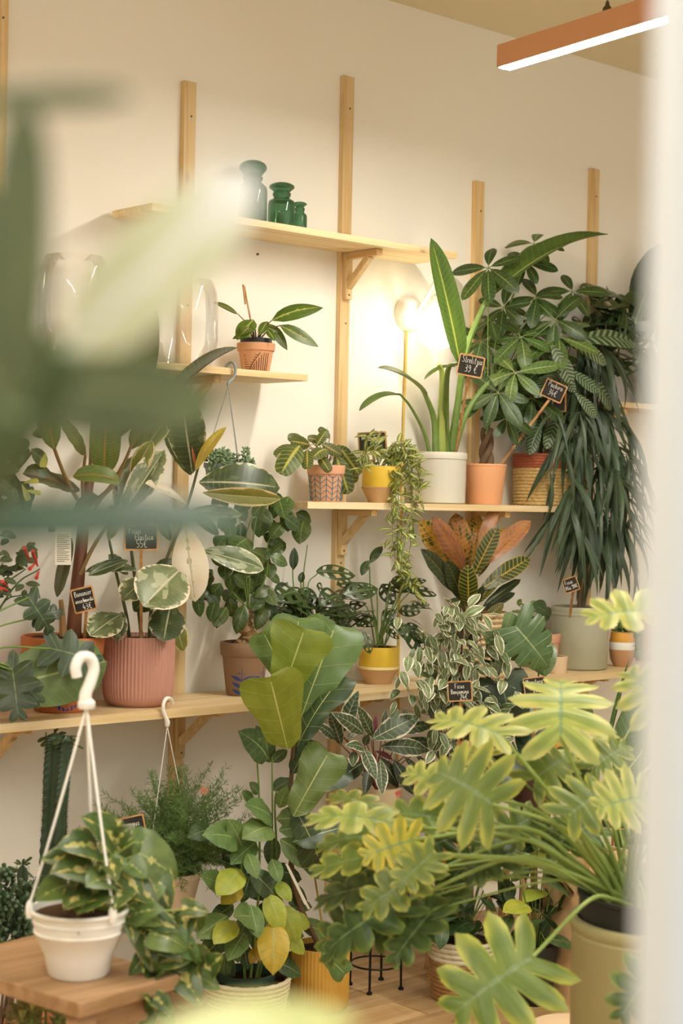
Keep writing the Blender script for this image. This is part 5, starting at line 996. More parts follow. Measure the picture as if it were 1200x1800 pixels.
while n < 285:
    x, y = R.gauss(808, 52), R.uniform(1058, 1390)
    half = 28+90*math.sin(min(1, (y-1050)/200)*1.5) if y < 1250 else 62
    if abs(x-808-(8 if y > 1250 else 0)) > half: continue
    dy = R.uniform(-.11, .07); p = at(x, y, Y+dy); k = 1/ppm(p); s_ = 1 if x > 808 else -1
    d = V((s_*R.uniform(-.2, .9), R.uniform(-.8, .1), R.uniform(-1.2, .45))); L_ = R.uniform(24, 40)*k
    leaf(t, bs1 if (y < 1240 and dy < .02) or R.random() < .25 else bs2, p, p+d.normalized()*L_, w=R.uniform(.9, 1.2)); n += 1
    if n % 9 == 0:
        q = at(808+R.uniform(-4, 4), min(1330, y+40), Y-.01); stem(t, [q, q.lerp(p, .5)+V((0, 0, .015)), p], .0018, .0008, stemb, 'twig', 4, 3)
bulk = []
while len(bulk) < 330:
    x, y = R.gauss(808, 55), R.uniform(1060, 1420); half = 28+90*math.sin(min(1, (y-1050)/200)*1.5) if y < 1250 else 64
    if abs(x-808-(8 if y > 1250 else 0)) > half: continue
    p = at(x, y, Y+R.uniform(-.1, .09)); d = V(((1 if x > 808 else -1)*R.uniform(-.2, .9), R.uniform(-.8, .1), R.uniform(-1.3, .1))).normalized(); bulk.append((p, p+d*R.uniform(20, 34)/ppm(p), tocam(p)*.55+V((0, 0, .75))+rv(.4), R.uniform(.9, 1.2)))
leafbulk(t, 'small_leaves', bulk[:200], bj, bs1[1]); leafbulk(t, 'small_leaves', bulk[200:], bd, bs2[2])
for (x, y) in ((735, 1195), (755, 1200), (700, 1085), (728, 1160), (760, 1215), (885, 1195), (905, 1215), (880, 1250), (862, 1240), (890, 1160), (705, 1180)): lp(t, bs1, (x, y), (x+R.uniform(-25, 25), y+R.uniform(15, 35)), Y-.1, -.02, 1.1)
sign('slate price board reading Ficus Benjamina 24 euro in the white-edged weeping fig', 808, 1215, Y-.15, 44, 36, -4, [('Ficus', -.2, .14, .24), ('Benjamina', -.36, -.12, .22), ('24\u20ac', .0, -.4, .24)], foot=at(804, 1330, Y-.1), yaw=-5)
# -- swiss cheese plant
c = at(930, 1500, 3.4); stool('round wooden stool hidden under the split-leaf plant', c, .42, .09)
pb = V((c.x, c.y, .4205)); t = thing('split_leaf_plant', 'plant with big glossy split leaves behind the Monstera board', 'plant', pb)
MB().lathe([(.058, 0), (.06, .004), (.075, .12), (.079, .125), (.079, .14), (.072, .14), (.07, .12)], pb, 36).obj('pot', M('pot_plum', '#5c4038', .5), t); MB().lathe([(.071, .122), (.002, .126)], pb, 24).obj('soil', soilm, t)
T0 = pb+V((0, 0, .124)); Y = T0.y
mo = leafmat('monstera_leaf', '#5f8048', '#4c6e3a', vein='#84a068', vn=5, vw=.12, vs=.4, mid='#a3b880', mw=.03, rough=.28, spec=.55, tr=.15, jit=.3); md = leafmat('monstera_dark', '#3a5234', '#2e442a', vein='#54704a', vn=5, vw=.12, vs=.4, mid='#6a8458', mw=.03, rough=.3, tr=.1)
MO = [leafmesh(mo, 'heart', .95, nu=4, va=(-35, 55), lobes=5, notch=.4, lp=.4, bend=.5, fold=.1, cup=.08), leafmesh(mo, 'heart', .85, 12, 3, (-35, 50), bend=.6, fold=.15, cup=.1)]
MD = [leafmesh(md, 'heart', .95, 12, 3, (-35, 50), bend=.5, fold=.12, cup=.1)]
for m, bb, q, dy, w_ in [(MO[0], (905, 1100), (965, 1175), -.1, 1.15), (MO[1], (950, 1140), (958, 1190), -.06, 1.3), (MO[1], (880, 1105), (925, 1160), -.04, 1.1), (MD[0], (880, 1200), (905, 1290), -.06, 1.15), (MD[0], (930, 1215), (900, 1280), -.02, 1.1), (MD[0], (960, 1235), (1000, 1290), -.02, 1.0), (MO[1], (1000, 1240), (1045, 1260), -.02, .9),
        (MD[0], (870, 1270), (840, 1330), -.05, 1.0), (MD[0], (940, 1290), (950, 1360), -.08, 1.1), (MO[1], (985, 1290), (960, 1340), -.1, .9), (MD[0], (900, 1320), (880, 1390), -.08, 1.1), (MD[0], (990, 1330), (1030, 1400), -.04, 1.1)]:
    B = at(bb[0], bb[1], Y+dy*.6); stem(t, [T0+rv(.012), T0.lerp(B, .6)+V((0, 0, .03)), B], .0032, .0022, stemg, 'petiole', 6, 4); lp(t, m, bb, q, Y+dy*.6, dy*.5, w_, face=1.1, zup=.35)
sign('slate price board reading Monstera 29 euro', 940, 1206, Y-.12, 40, 32, -8, [('Monstera', -.38, .12, .26), ('29\u20ac', -.1, -.34, .26)], foot=at(934, 1330, Y-.06), yaw=-6)
# -- red star flowers in a small pot
c = at(800, 1480, 3.3)
t = fpot('red_star_plant', 'small plant with clusters of tiny red star flowers between fig and philodendron', 800, 1420, 46, 36, 55, terr, RIM, Y=3.36, z=.33); T0 = top(t); Y = T0.y
stool('low round stool under the small red-flowered plant', (t.location.x, t.location.y, 0), .3295, .06)
ks = leafset(leafmat('kalanchoe_leaf', '#4d6b3c', '#3c582f', rough=.4, tr=.1), 2, env='ovate', width=.55, nt=8, nu=2, bend=.5)
for i in range(16):
    a = R.uniform(0, 6.28); p = T0+rv(.01); leaf(t, ks, p, T0+V((.06*math.cos(a), .05*math.sin(a), R.uniform(.02, .06))))
for (x, y) in ((808, 1306), (822, 1312), (672+60, 1378), (700, 1395), (795, 1309), (815, 1316)):
    p = at(x, y, Y-.02); stem(t, [T0, T0.lerp(p, .5)+V((0, 0, .01)), p], .0012, .0008, stemg, 'stalk', 4, 3); mb = MB()
    for i in range(9):
        o_ = p+rv(.007); 
        for j in range(5): a = j*1.257+i; mb.add([o_, o_+V((.004*math.cos(a-.3), -.001, .004*math.sin(a-.3))), o_+V((.006*math.cos(a), -.002, .006*math.sin(a))), o_+V((.004*math.cos(a+.3), -.001, .004*math.sin(a+.3)))], [(0, 1, 2, 3)])
    mb.obj('flower_cluster', M('flower_red', '#c8402e', .5), t, False)
# -- plant in brown-and-white woven basket on the floor
t = fpot('basket_shrub', 'dark-leaved plant in a two-tone brown and white woven basket on the floor', 812, 1752, 112, 100, 105, M('basket_inner', '#8a6a40'), potname='liner_pot')
H = t['H']; r = t['r']; rope(POT[t.name], M('brown_rope', '#a87c4a', .85, noise=.5, nscale=120, col2='#7d5a32'), .001, H*.66, r*.92, r*1.0, 9, 'brown_coil'); rope(POT[t.name], M('white_rope', '#ddd3b8', .85, noise=.2, nscale=120, col2='#c0b494'), H*.66, H*1.0, r*1.0, r*.98, 4, 'white_coil')
T0 = top(t); Y = T0.y; bsk = leafset(leafmat('basket_leaf', '#4a6a3c', '#37542e', vein='#64844e', vn=7, vw=.15, vs=.4, mid='#7a9860', mw=.04, rough=.35, tr=.15), 3, env='ovate', width=.55, nt=9, nu=2, bend=.7)
for i in range(44):
    x, y = R.uniform(750, 900), R.uniform(1490, 1640); a = R.uniform(.2, 2.9); r_ = R.uniform(38, 62); B = at(x, y, Y+R.uniform(-.08, .08)); leaf(t, bsk, B, at(x+r_*math.cos(a), y+r_*.8*math.sin(a), B.y-.03))
    if i % 3 == 0: stem(t, [T0+rv(.02), T0.lerp(B, .6)+V((0, 0, .03)), B], .0025, .0015, stemg, 'stem', 5, 3)
wt = thing('paper_tag', 'blank white paper tag on a stick above the two-tone basket', 'tag', T0); c0 = at(861, 1561, Y-.1); k = 1/ppm(c0)
MB().add([c0+RT*x*k+UP*y*k for x, y in ((-14, 2), (-4, 14), (13, 12), (14, -10), (-8, -14))]+[c0+RT*x*k+UP*y*k+FW*.0006 for x, y in ((-14, 2), (-4, 14), (13, 12), (14, -10), (-8, -14))], [(0, 4, 3, 2, 1), (5, 6, 7, 8, 9)]+[(i, (i+1) % 5, 5+(i+1) % 5, 5+i) for i in range(5)]).obj('card', MC['paper_white'], wt, False)
MB().tube([T0, c0-UP*13*k+FW*.002], .0012, 5).obj('stick', MC['sign_wood'], wt)
# -- wooden crate, dark shrub and clay tray further right
b = atz(1010, 1745, 0); b.y = 3.05; cw = .17
t = thing('plywood_crate', 'plain light plywood crate standing behind the large olive pot', 'crate', V((b.x, b.y, 0)))
pw = wood('plywood', '#dcb888', '#c9a06c', 2); zc = .42
for (a, b_) in (((-cw/2, -cw/2), (cw/2, -cw/2+.01)), ((-cw/2, cw/2-.01), (cw/2, cw/2)), ((-cw/2, -cw/2+.01), (-cw/2+.01, cw/2-.01)), ((cw/2-.01, -cw/2+.01), (cw/2, cw/2-.01))):
    MB().box((b.x+a[0], b.y+a[1], 0), (b.x+b_[0], b.y+b_[1], zc), .001).obj('side_panel', pw, t, False)
MB().box((b.x-cw/2+.01, b.y-cw/2+.01, .005), (b.x+cw/2-.01, b.y+cw/2-.01, .015)).obj('bottom_panel', pw, t, False)
t = fpot('dark_shrub', 'dark shrub with upright glossy leaves left of the large olive pot', 935, 1760, 90, 70, 105, M('black_plastic', '#23231f', .5)); T0 = top(t); Y = T0.y
dsh = leafset(leafmat('dark_shrub_leaf', '#48653a', '#344f2c', vein='#64814e', vn=7, vw=.15, vs=.4, mid='#7a9860', mw=.04, rough=.35, tr=.15), 3, env='ovate', width=.48, nt=9, nu=2, bend=.6); dsy = leafset(leafmat('shrub_lime', '#a8b84a'), 2, env='ovate', width=.5, nt=9, nu=2, bend=.6)
for i in range(46):
    x, y = R.uniform(880, 1010), R.uniform(1430, 1690); a = R.uniform(-2.6, 2.9); r_ = R.uniform(42, 70); B = at(x, y, Y+R.uniform(-.09, .07)); leaf(t, dsh if R.random() < .8 else dsy, B, at(x+r_*math.cos(a), y+r_*.8*math.sin(a), B.y-.03))
    if i % 3 == 0: stem(t, [T0+rv(.02), T0.lerp(B, .6)+V((0, 0, .03)), B], .0025, .0015, stemg, 'stem', 5, 3)
b = atz(955, 1820, 0); b.y -= .1
tag(MB().lathe([(.07, 0), (.085, .004), (.105, .035), (.108, .05), (.1, .05), (.095, .035), (.07, .012), (.001, .01)], V((b.x, b.y, 0)), 40).obj('clay_tray', M('clay_pale', '#dcbf98'), org=V((b.x, b.y, 0))), 'shallow pale clay tray on the floor below the large hand-shaped leaf', 'tray')
# -- canna-like plant at right
t = fpot('paddle_leaf_plant', 'plant of upright rolled and paddle leaves at right below the lowest shelf', 1095, 1640, 110, 90, 110, M('pot_sand', '#c9b692'), Y=3.2, z=.1); T0 = top(t); Y = T0.y
stool('low stool beneath the paddle-leaved plant at right', (t.location.x, t.location.y, 0), .0995, .1)
cl = leafmat('canna_leaf', '#5f8044', '#4c6d36', vein='#7f9a5a', vn=20, vw=.3, vs=.4, mid='#b3c480', mw=.06, rough=.38, tr=.25); CL = [leafmesh(cl, 'paddle', .34, 12, 3, (35, 45), bend=.5, fold=.35), leafmesh(cl, 'strap', .12, 10, 1, bend=.2, fold=1.1)]
for m, bb, q, dy, w_ in [(CL[1], (1062, 1330), (1106, 1155), -.02, 1.0), (CL[0], (1078, 1335), (1185, 1150), -.04, .95), (CL[0], (1068, 1400), (1175, 1268), -.08, 1.0), (CL[0], (1090, 1300), (1145, 1195), .02, .8), (CL[0], (1100, 1420), (1190, 1330), -.04, .9)]:
    B = at(bb[0], bb[1], Y+dy*.6); stem(t, [T0+rv(.015), T0.lerp(B, .6), B], .008, .005, stemg, 'petiole', 7, 4); lp(t, m, bb, q, Y+dy*.6, dy*.5, w_, face=1.0, zup=.3)
yl = leafmat('yellowing_leaf', '#c9a83c', '#a88a34', tr=.3); lp(t, [leafmesh(yl, 'ovate', .5, 9, 2, bend=.8)], (985, 1298), (955, 1318), 3.3, -.02, 1.0)
sign('slate price board partly hidden by leaf stalks, reading Ban and 6', 1078, 1440, Y-.1, 44, 34, 2, [('Banan', -.08, .1, .28), ('65\u20ac', .0, -.3, .3)], foot=at(1074, 1530, Y-.06))
# -- cacti and succulents at lower left
def cactus(parent, pts, r, ribs, mat, name='column'):
    c = cr(pts, 14); mb = MB(); n = len(c); S = ribs*4; vs = []; fs = []
    for i, p in enumerate(c):
        q = i/(n-1); rr = r*(1-.0*q)*(1 if q < .93 else max(.15, 1-((q-.93)/.07)**2))*(1+.05*math.sin(q*22))
        for j in range(S):
            a = 2*math.pi*j/S+q*.4; m = (1+.14*(i % 2), .72, .58, .72)[j % 4]; vs.append(p+V((rr*m*math.cos(a), rr*m*math.sin(a), 0)))
    for i in range(n-1):
        for j in range(S): j2 = (j+1) % S; fs.append((i*S+j, i*S+j2, (i+1)*S+j2, (i+1)*S+j))
    fs.append(tuple((n-1)*S+j for j in range(S))); o = mb.add(vs, fs).obj(name, mat, parent, False)
    sp = MB()
    for i in range(0, n-1):
        for k_ in range(2):
            p = c[i].lerp(c[i+1], k_/2)
            for j in range(ribs):
                a = 2*math.pi*j/ribs+(i+k_/2)/(n-1)*.4
                for s_ in (-.35, .35): d = V((math.cos(a+s_), math.sin(a+s_), R.uniform(-.2, .5))); q = p+V((r*.98*math.cos(a), r*.98*math.sin(a), 0)); sp.tube([q, q+d*.006], [.0007, .0002], 3, False)
    o2 = sp.obj('spines', M('spine', '#3b3a2a', .6), parent); o2['kind'] = 'stuff'
    return c
cm = M('cactus_green', '#35492f', .5, noise=.4, nscale=30, col2='#273825')
t = fpot('column_cactus', 'tall dark ribbed column cactus under the left end of the lowest shelf', 95, 1790, 130, 100, 110, terr, RIM, Y=3.62, z=0.); T0 = top(t); Y = T0.y
c1 = cactus(t, [at(85, 1700, Y), at(84, 1560, Y), at(88, 1430, Y), at(93, 1330, Y), at(97, 1288, Y)], .026, 4, cm); c2 = cactus(t, [at(105, 1700, Y-.03), at(106, 1560, Y-.03), at(108, 1430, Y-.035), at(113, 1350, Y-.03), at(117, 1292, Y-.03)], .019, 4, cm)
sl = leafset(leafmat('spurge_leaf', '#4a6238', '#384f2c', rough=.4, tr=.15), 2, env='obov', width=.36, nt=7, nu=1, bend=.4)
for cc, n in ((c1, 9), (c2, 9)):
    for i in range(n): p = cc[-2-(i % 3)]; a = i*2.4; leaf(t, sl, p, p+V((.045*math.cos(a), .045*math.sin(a), R.uniform(-.03, .01))))
t = fpot('small_cactus', 'two small leafy-topped cacti left of the tall column cactus', 35, 1790, 80, 66, 100, terr, RIM, Y=3.5, z=0.); T0 = top(t); Y = T0.y
for (x, y, r_) in ((40, 1520, .012), (62, 1545, .010)):
    cc = cactus(t, [at(x-3, 1700, Y), at(x-2, 1620, Y), at(x, y, Y)], r_, 6, cm)
    for i in range(9): p = cc[-1]; a = i*2.4; leaf(t, sl, p, p+V((.022*math.cos(a), .022*math.sin(a), R.uniform(0, .02))))
t = fpot('finger_jade', 'dense finger-leaved succulent bush at the lower left edge behind the stool', 5, 1790, 120, 96, 90, M('black_plastic', '#23231f'), Y=3.3, z=0.); T0 = top(t); mb = MB()
for i in range(800):
    x, y = R.uniform(-60, 58), R.uniform(1535, 1700)
    if x > 20 and y < 1560: continue
    p = at(x, y, 3.3+R.uniform(-.07, .06)); d = V((R.uniform(-.6, .6), R.uniform(-.8, .2), R.uniform(.3, 1))).normalized(); L_ = R.uniform(.016, .028); mb.tube([p, p+d*L_*.5, p+d*L_*.9, p+d*L_], [.002, .0045, .0055, .002], 6)
o = mb.obj('finger_leaves', M('finger_leaf', '#44593a', .4, noise=.4, nscale=40, col2='#3a4f33'), t); o['kind'] = 'stuff'
for i in range(10): p = at(R.uniform(-50, 45), R.uniform(1560, 1650), 3.3); stem(t, [T0+rv(.02), T0.lerp(p, .5), p], .004, .003, stemb, 'branch', 5, 3)
# -- asparagus fern hanging from the lowest shelf
hk = [at(303, 1237, 3.63), at(300, 1229, 3.615), at(292, 1228, 3.598), at(287, 1238, 3.592), at(287, 1250, 3.592), at(292, 1262, 3.592), at(294, 1270, 3.592)]
wp = M('white_plastic', '#efece2', .4); pc = at(300, 1600, 3.592); k = 1/ppm(pc); rim = at(300, 1530, 3.592).z
t = thing('hanging_asparagus_fern', 'feathery asparagus fern in a pot hung by a small white hook from the lowest shelf', 'plant', pc)
MB().tube(cr(hk, 5), [.0052]*26+[.0065]*5, 8).obj('hook', wp, t); MB().lathe([(.004, -.012), (.007, -.008), (.007, .004), (.003, .008)], hk[-1], 10).obj('hook_collar', wp, t)
R0 = 52*k; MB().lathe([(R0*.7, 0), (R0*.72, .004), (R0*.98, rim-pc.z-.016), (R0*1.05, rim-pc.z-.014), (R0*1.05, rim-pc.z), (R0*.97, rim-pc.z), (R0*.95, rim-pc.z-.02)], pc, 36).obj('pot', M('pot_cream', '#d9c6a8', .6), t)
MB().lathe([(R0*.95, rim-pc.z-.016), (.002, rim-pc.z-.012)], pc, 20).obj('soil', soilm, t)
for (x, y) in ((266, 1476), (326, 1392), (290, 1420)):
    a = math.atan2(R.uniform(-1, 1), x-296); e = V((pc.x+R0*math.cos(a), pc.y+R0*math.sin(a), rim)); MB().tube([hk[-1]-V((0, 0, .01)), e], .0013, 5).obj('cord', wp, t)
fern = MB(); C0 = V((pc.x, pc.y, rim))
for i in range(190):
    a = R.uniform(0, 6.28); el = R.uniform(.05, 1.45); L_ = R.uniform(.13, .30)*(1.0 if el > .4 else .9); d = V((math.cos(a)*math.cos(el)*1.3, math.sin(a)*math.cos(el)*.75, math.sin(el)))
    tip = C0+d*L_; tip += V((0, 0, -.05*(1-math.sin(el)))); tip.y = min(tip.y, WY-.02)
    c = cr([C0+d*.01+rv(.015), C0.lerp(tip, .5)+V((0, 0, .03)), tip], 9); fern.tube(c, taper(len(c), .0009, .0004), 3, False)
    for j in range(3, len(c)):
        for m in range(3):
            dd = (rv(1)+d*.5+V((0, 0, .2))).normalized(); bl_ = R.uniform(.018, .034)*(1.1-.5*j/len(c)); e = c[j]+dd*bl_; e.y = min(e.y, WY-.005)
            fern.tube([c[j], e], [.0005, .0003], 3, False)
            for n_ in range(7):
                p = c[j].lerp(e, (n_+1)/7); q = (rv(1)+dd*.6).normalized(); s_ = q.cross(dd).normalized()*.0007 if q.cross(dd).length > .01 else V((.0007, 0, 0)); L2 = R.uniform(.007, .012); fern.add([p-s_, p+s_, p+q*L2], [(0, 1, 2)])
o = fern.obj('fern_fronds', M('fern_green', '#6b8a46', .5, noise=.5, nscale=25, col2='#4a6832'), t, False); o['kind'] = 'stuff'
for (x, y) in ((354, 1386), (362, 1388), (357, 1392)):
    p = at(x, y, 3.5); mb = MB()
    for j in range(8): a = j*.785; mb.add([p, p+V((.006*math.cos(a-.2), -.002, .006*math.sin(a-.2))), p+V((.01*math.cos(a), -.004, .01*math.sin(a))), p+V((.006*math.cos(a+.2), -.002, .006*math.sin(a+.2)))], [(0, 1, 2, 3)])
    mb.obj('flower', M('flower_orange', '#d9743a', .6), t, False)
sign('slate price board reading Asparagus tucked in the feathery fern', 226, 1456, 3.46, 60, 40, -11, [('Asparagus', -.36, .05, .26), ('24\u20ac', .05, -.36, .24)], foot=C0+V((-.03, -.03, 0)))
# ================================================================ nearer the camera
# -- step stool with the white hanging pot
ZS = .53; A = atz(140, 1764, ZS); B = atz(316, 1712, ZS); e1 = (B-A); wS = e1.length; e1.normalize(); e2 = V((-e1.y, e1.x, 0)); LS = .40
if (at(0, 1690, 3)-A).dot(e2) < 0 and e2.dot(-RT) < 0: e2 = -e2
t = thing('step_stool', 'worn wooden step stool carrying the white pot at lower left', 'stool', V((A.x, A.y, 0))); sw = wood('stool_oak', '#b48d66', '#98744c', 0, .5)
def sbar(name, x0, x1, y0, y1, z0, z1, bev=.003):
    q = MB().box((x0, y0, z0), (x1, y1, z1), bev); q.v = [V((A.x, A.y, 0))+e1*p.x+e2*p.y+V((0, 0, p.z)) for p in q.v]; return q.obj(name, sw, t, False)
sbar('seat', 0, wS, 0, LS, ZS-.028, ZS, .004)
for (x, y, dx, dy) in ((.03, .03, -.03, -.05), (wS-.03, .03, .03, -.05), (.03, LS-.03, -.03, .05), (wS-.03, LS-.03, .03, .05)):
    p = V((A.x, A.y, 0))+e1*x+e2*y; MB().bar(p+V((0, 0, ZS-.028)), p+e1*dx*1.2+e2*dy*1.5, .045, .03, e1, .003).obj('leg', sw, t, False)
sbar('apron', .04, wS-.04, .02, .04, ZS-.075, ZS-.0285); sbar('apron', .04, wS-.04, LS-.04, LS-.02, ZS-.075, ZS-.0285); sbar('step', -.02, wS+.02, -.10, .02, .24, .262); sbar('rail', .0, wS, LS*.5-.012, LS*.5+.012, .15, .18)
# -- white hanging pot of marbled pothos
pc = atz(138, 1712, ZS); k = 1/ppm(pc); pc.z = ZS+.0005
t = thing('hanging_pothos', 'white plastic hanging pot of yellow-marbled trailing leaves standing on the step stool', 'plant', pc)
wp = M('white_plastic', '#efece2'); r0 = 84*k; Hp = 118*k; rb = 54*k
MB().lathe([(rb*.93, 0), (rb, .005), (rb*1.12, Hp*.3), (r0*.93, Hp*.64), (r0*.955, Hp*.655), (r0*.955, Hp*.68), (r0*.94, Hp*.69), (r0*.965, Hp*.80), (r0*.985, Hp*.81), (r0*.985, Hp*.84), (r0*.97, Hp*.85), (r0*.98, Hp*.93), (r0*1.03, Hp*.94), (r0*1.05, Hp*.97), (r0*1.03, Hp), (r0*.98, Hp), (r0*.95, Hp*.9)], pc, 64).obj('pot', wp, t); ppot = t.children[0]
MB().lathe([(r0*.955, Hp*.9), (r0*.6, Hp*.93), (r0*.3, Hp*.92), (.002, Hp*.94)], pc, 30).obj('soil', M('soil_brown', '#5c4230', .95, .1, noise=.6, nscale=120, col2='#35261b', bump=.8), t)
T0 = pc+V((0, 0, Hp*.9)); Y = pc.y
hb = at(152, 1238, Y); hkp = [at(135, 1190, Y), at(133, 1172, Y), at(142, 1155, Y), at(158, 1157, Y), at(165, 1175, Y), at(159, 1198, Y), at(151, 1218, Y), at(149, 1238, Y)]
cc = cr(hkp, 5); MB().tube(cc, [.0095+.0022*min(1, i/len(cc)) for i in range(len(cc))], 10).obj('hook', wp, t)
MB().lathe([(.014, -.008), (.016, -.004), (.016, .004), (.009, .012)], hb, 16).obj('hook_collar', wp, t)
cam_a = math.atan2(-pc.y, -pc.x)
for a in (cam_a-math.radians(78), cam_a+math.radians(40), cam_a+math.radians(163)):
    e = pc+V((r0*1.04*math.cos(a), r0*1.04*math.sin(a), Hp)); MB().tube(cr([hb-V((0, 0, .006)), hb.lerp(e, .55)+V((0, 0, -.004)), e+V((0, 0, .012))], 6), .0027, 7).obj('cord', wp, t)
    MB().tube([e+V((0, 0, -.014)), e+V((0, 0, -.004)), e+V((0, 0, .01)), e+V((0, 0, .018))], [.006, .0085, .0075, .003], 10).obj('cord_knob', wp, ppot)
lettering(ppot, [('15', 0, 0, .006, 0)], at(140, 1644, Y-r0*.94)+RT*-.004, RT, UP, -FW, 'size_mark', M('print_ink', '#6b675c'), .0004)
po = leafmat('pothos_leaf', '#56733a', '#43602c', cen='#d9d57a', cw=.14, cn=.6, cns=2.4, mid='#98a85a', mw=.035, edge='#d3cf66', ew=.03, en=.3, ens=2.5, rough=.35, spec=.5, tr=.22, jit=.3)
pg = leafmat('pothos_green', '#6a8848', '#53723a', cen='#c9cf7a', cw=.0, cn=.5, mid='#a3b46a', mw=.035, rough=.35, spec=.5, tr=.22, jit=.3)
PO, PG_ = [leafset(m, 3, env='heart', width=.66, nt=10, nu=3, va=(-15, 40), bend=.7, fold=.25, cup=.08) for m in (po, pg)]
def pl(m, bb, q, dy, w_=1.0, **kw):
    Bq = at(bb[0], bb[1], Y+dy*.5); stem(t, [T0+rv(.02), T0.lerp(Bq, .5)+V((0, 0, .025)), Bq], .0022, .0016, M('vine_lime', '#93a548', .5), 'petiole', 5, 4); lp(t, m, bb, q, Y+dy*.5, dy*.5, w_*1.15, **kw)
for m, bb, q, dy, w_ in [(PO, (200, 1475), (140, 1435), -.04, .9), (PO, (205, 1480), (235, 1450), -.04, 1.2), (PO, (170, 1490), (98, 1490), -.06, .8), (PO, (150, 1515), (70, 1512), -.04, .8), (PO, (165, 1530), (88, 1535), -.08, .9), (PG_, (120, 1555), (60, 1585), -.06, .9), (PO, (175, 1560), (135, 1608), -.1, 1.0), (PO, (150, 1570), (112, 1600), -.1, .9),
        (PG_, (245, 1500), (312, 1545), -.06, 1.3), (PG_, (235, 1480), (290, 1490), -.02, 1.2), (PO, (190, 1510), (205, 1550), -.1, .9), (PO, (215, 1530), (250, 1580), -.08, 1.0), (PO, (230, 1550), (278, 1590), -.1, 1.1), (PO, (265, 1530), (300, 1600), -.08, 1.0), (PG_, (200, 1500), (250, 1460), .02, 1.2), (PG_, (180, 1520), (230, 1520), -.08, 1.0),
        (PO, (160, 1480), (125, 1460), .0, 1.0), (PG_, (140, 1500), (110, 1470), .02, 1.0), (PO, (215, 1560), (200, 1600), -.1, 1.0), (PG_, (185, 1545), (150, 1560), -.1, 1.0), (PG_, (225, 1515), (260, 1545), -.08, 1.2), (PO, (255, 1590), (290, 1615), -.06, .9), (PG_, (150, 1540), (120, 1570), .0, 1.1), (PO, (190, 1470), (215, 1440), .03, 1.0), (PG_, (250, 1480), (280, 1520), .02, 1.2), (PO, (120, 1520), (85, 1550), .02, 1.0)]:
    pl(m, bb, q, dy, w_, face=.95, zup=.5)
vn_ = [[(215, 1590), (240, 1600), (262, 1660), (262, 1730), (270, 1790)], [(215, 1590), (250, 1610), (285, 1650), (310, 1700), (345, 1712), (378, 1700)], [(215, 1590), (245, 1620), (250, 1680), (252, 1710)], [(215, 1590), (248, 1625), (275, 1690), (268, 1750), (275, 1785)], [(220, 1585), (270, 1600), (320, 1600), (355, 1600)], [(215, 1590), (262, 1640), (300, 1680), (290, 1740)]]
for v in vn_:
    pts = [T0+V((.03, -.01, .01))]+[at(x, y, Y-.07-.012*i) for i, (x, y) in enumerate(v[1:])]; c = cr(pts, 6); MB().tube(c, taper(len(c), .0028, .0018), 6).obj('vine', M('vine_lime', '#93a548'), t)
    for j in range(4, len(c), 3):
        p = c[j]; kk = 1/ppm(p); d = V((R.uniform(-.3, 1), R.uniform(-.7, .3), R.uniform(-.7, .4))).normalized(); leaf(t, PO if R.random() < .45 else PG_, p+d*.006, p+d*R.uniform(52, 82)*kk, up=tocam(p)*.9+V((0, 0, .6))+rv(.3), w=1.1)
for m, bb, q, dy in [(PG_, (262, 1640), (330, 1672), -.1), (PG_, (300, 1645), (352, 1690), -.1), (PO, (280, 1690), (335, 1690), -.1), (PG_, (345, 1715), (388, 1740), -.12), (PO, (360, 1700), (330, 1660), -.1), (PO, (270, 1750), (300, 1780), -.12), (PO, (320, 1595), (368, 1605), -.1), (PO, (268, 1770), (250, 1750), -.12)]: lp(t, m, bb, q, Y+dy, -.02, 1.1)
# -- pale rosette succulents in a dark pot under the stool
b = atz(80, 1845, 0.18) if False else at(75, 1815, Y+.22)
z0 = b.z-.09
t = thing('rosette_succulent', 'pale green rosette succulents in a dark pot beneath the step stool', 'plant', V((b.x, b.y, 0))); r0 = .085
MB().lathe([(r0*.75, 0), (r0*.78, .005), (r0, z0+.05), (r0*1.05, z0+.055), (r0*1.05, z0+.075), (r0*.97, z0+.075), (r0*.95, z0+.05)], V((b.x, b.y, 0)), 36).obj('pot', M('charcoal_pot', '#2d2c2a', .5), t); MB().lathe([(r0*.95, z0+.05), (.002, z0+.055)], V((b.x, b.y, 0)), 20).obj('soil', soilm, t)
ro = leafset(leafmat('rosette_leaf', '#b9c080', '#a0ac68', edge='#d0d09a', ew=.1, en=.1, rough=.45, tr=.15), 2, env='obov', width=.46, nt=7, nu=2, bend=.5, fold=.3)
for i in range(16):
    x, y = R.uniform(30, 125), R.uniform(1768, 1815); p = at(x, y, Y+.2+R.uniform(-.04, .04)); stem(t, [V((p.x, p.y, z0+.05)), p], .003, .0025, stemg, 'stalk', 5, 2)
    for j in range(9): a = j*2.4; e = .25+.09*j; leaf(t, ro, p, p+V((math.cos(a)*math.cos(e), math.sin(a)*math.cos(e), math.sin(e)))*R.uniform(.03, .042), up=V((0, 0, 1)))
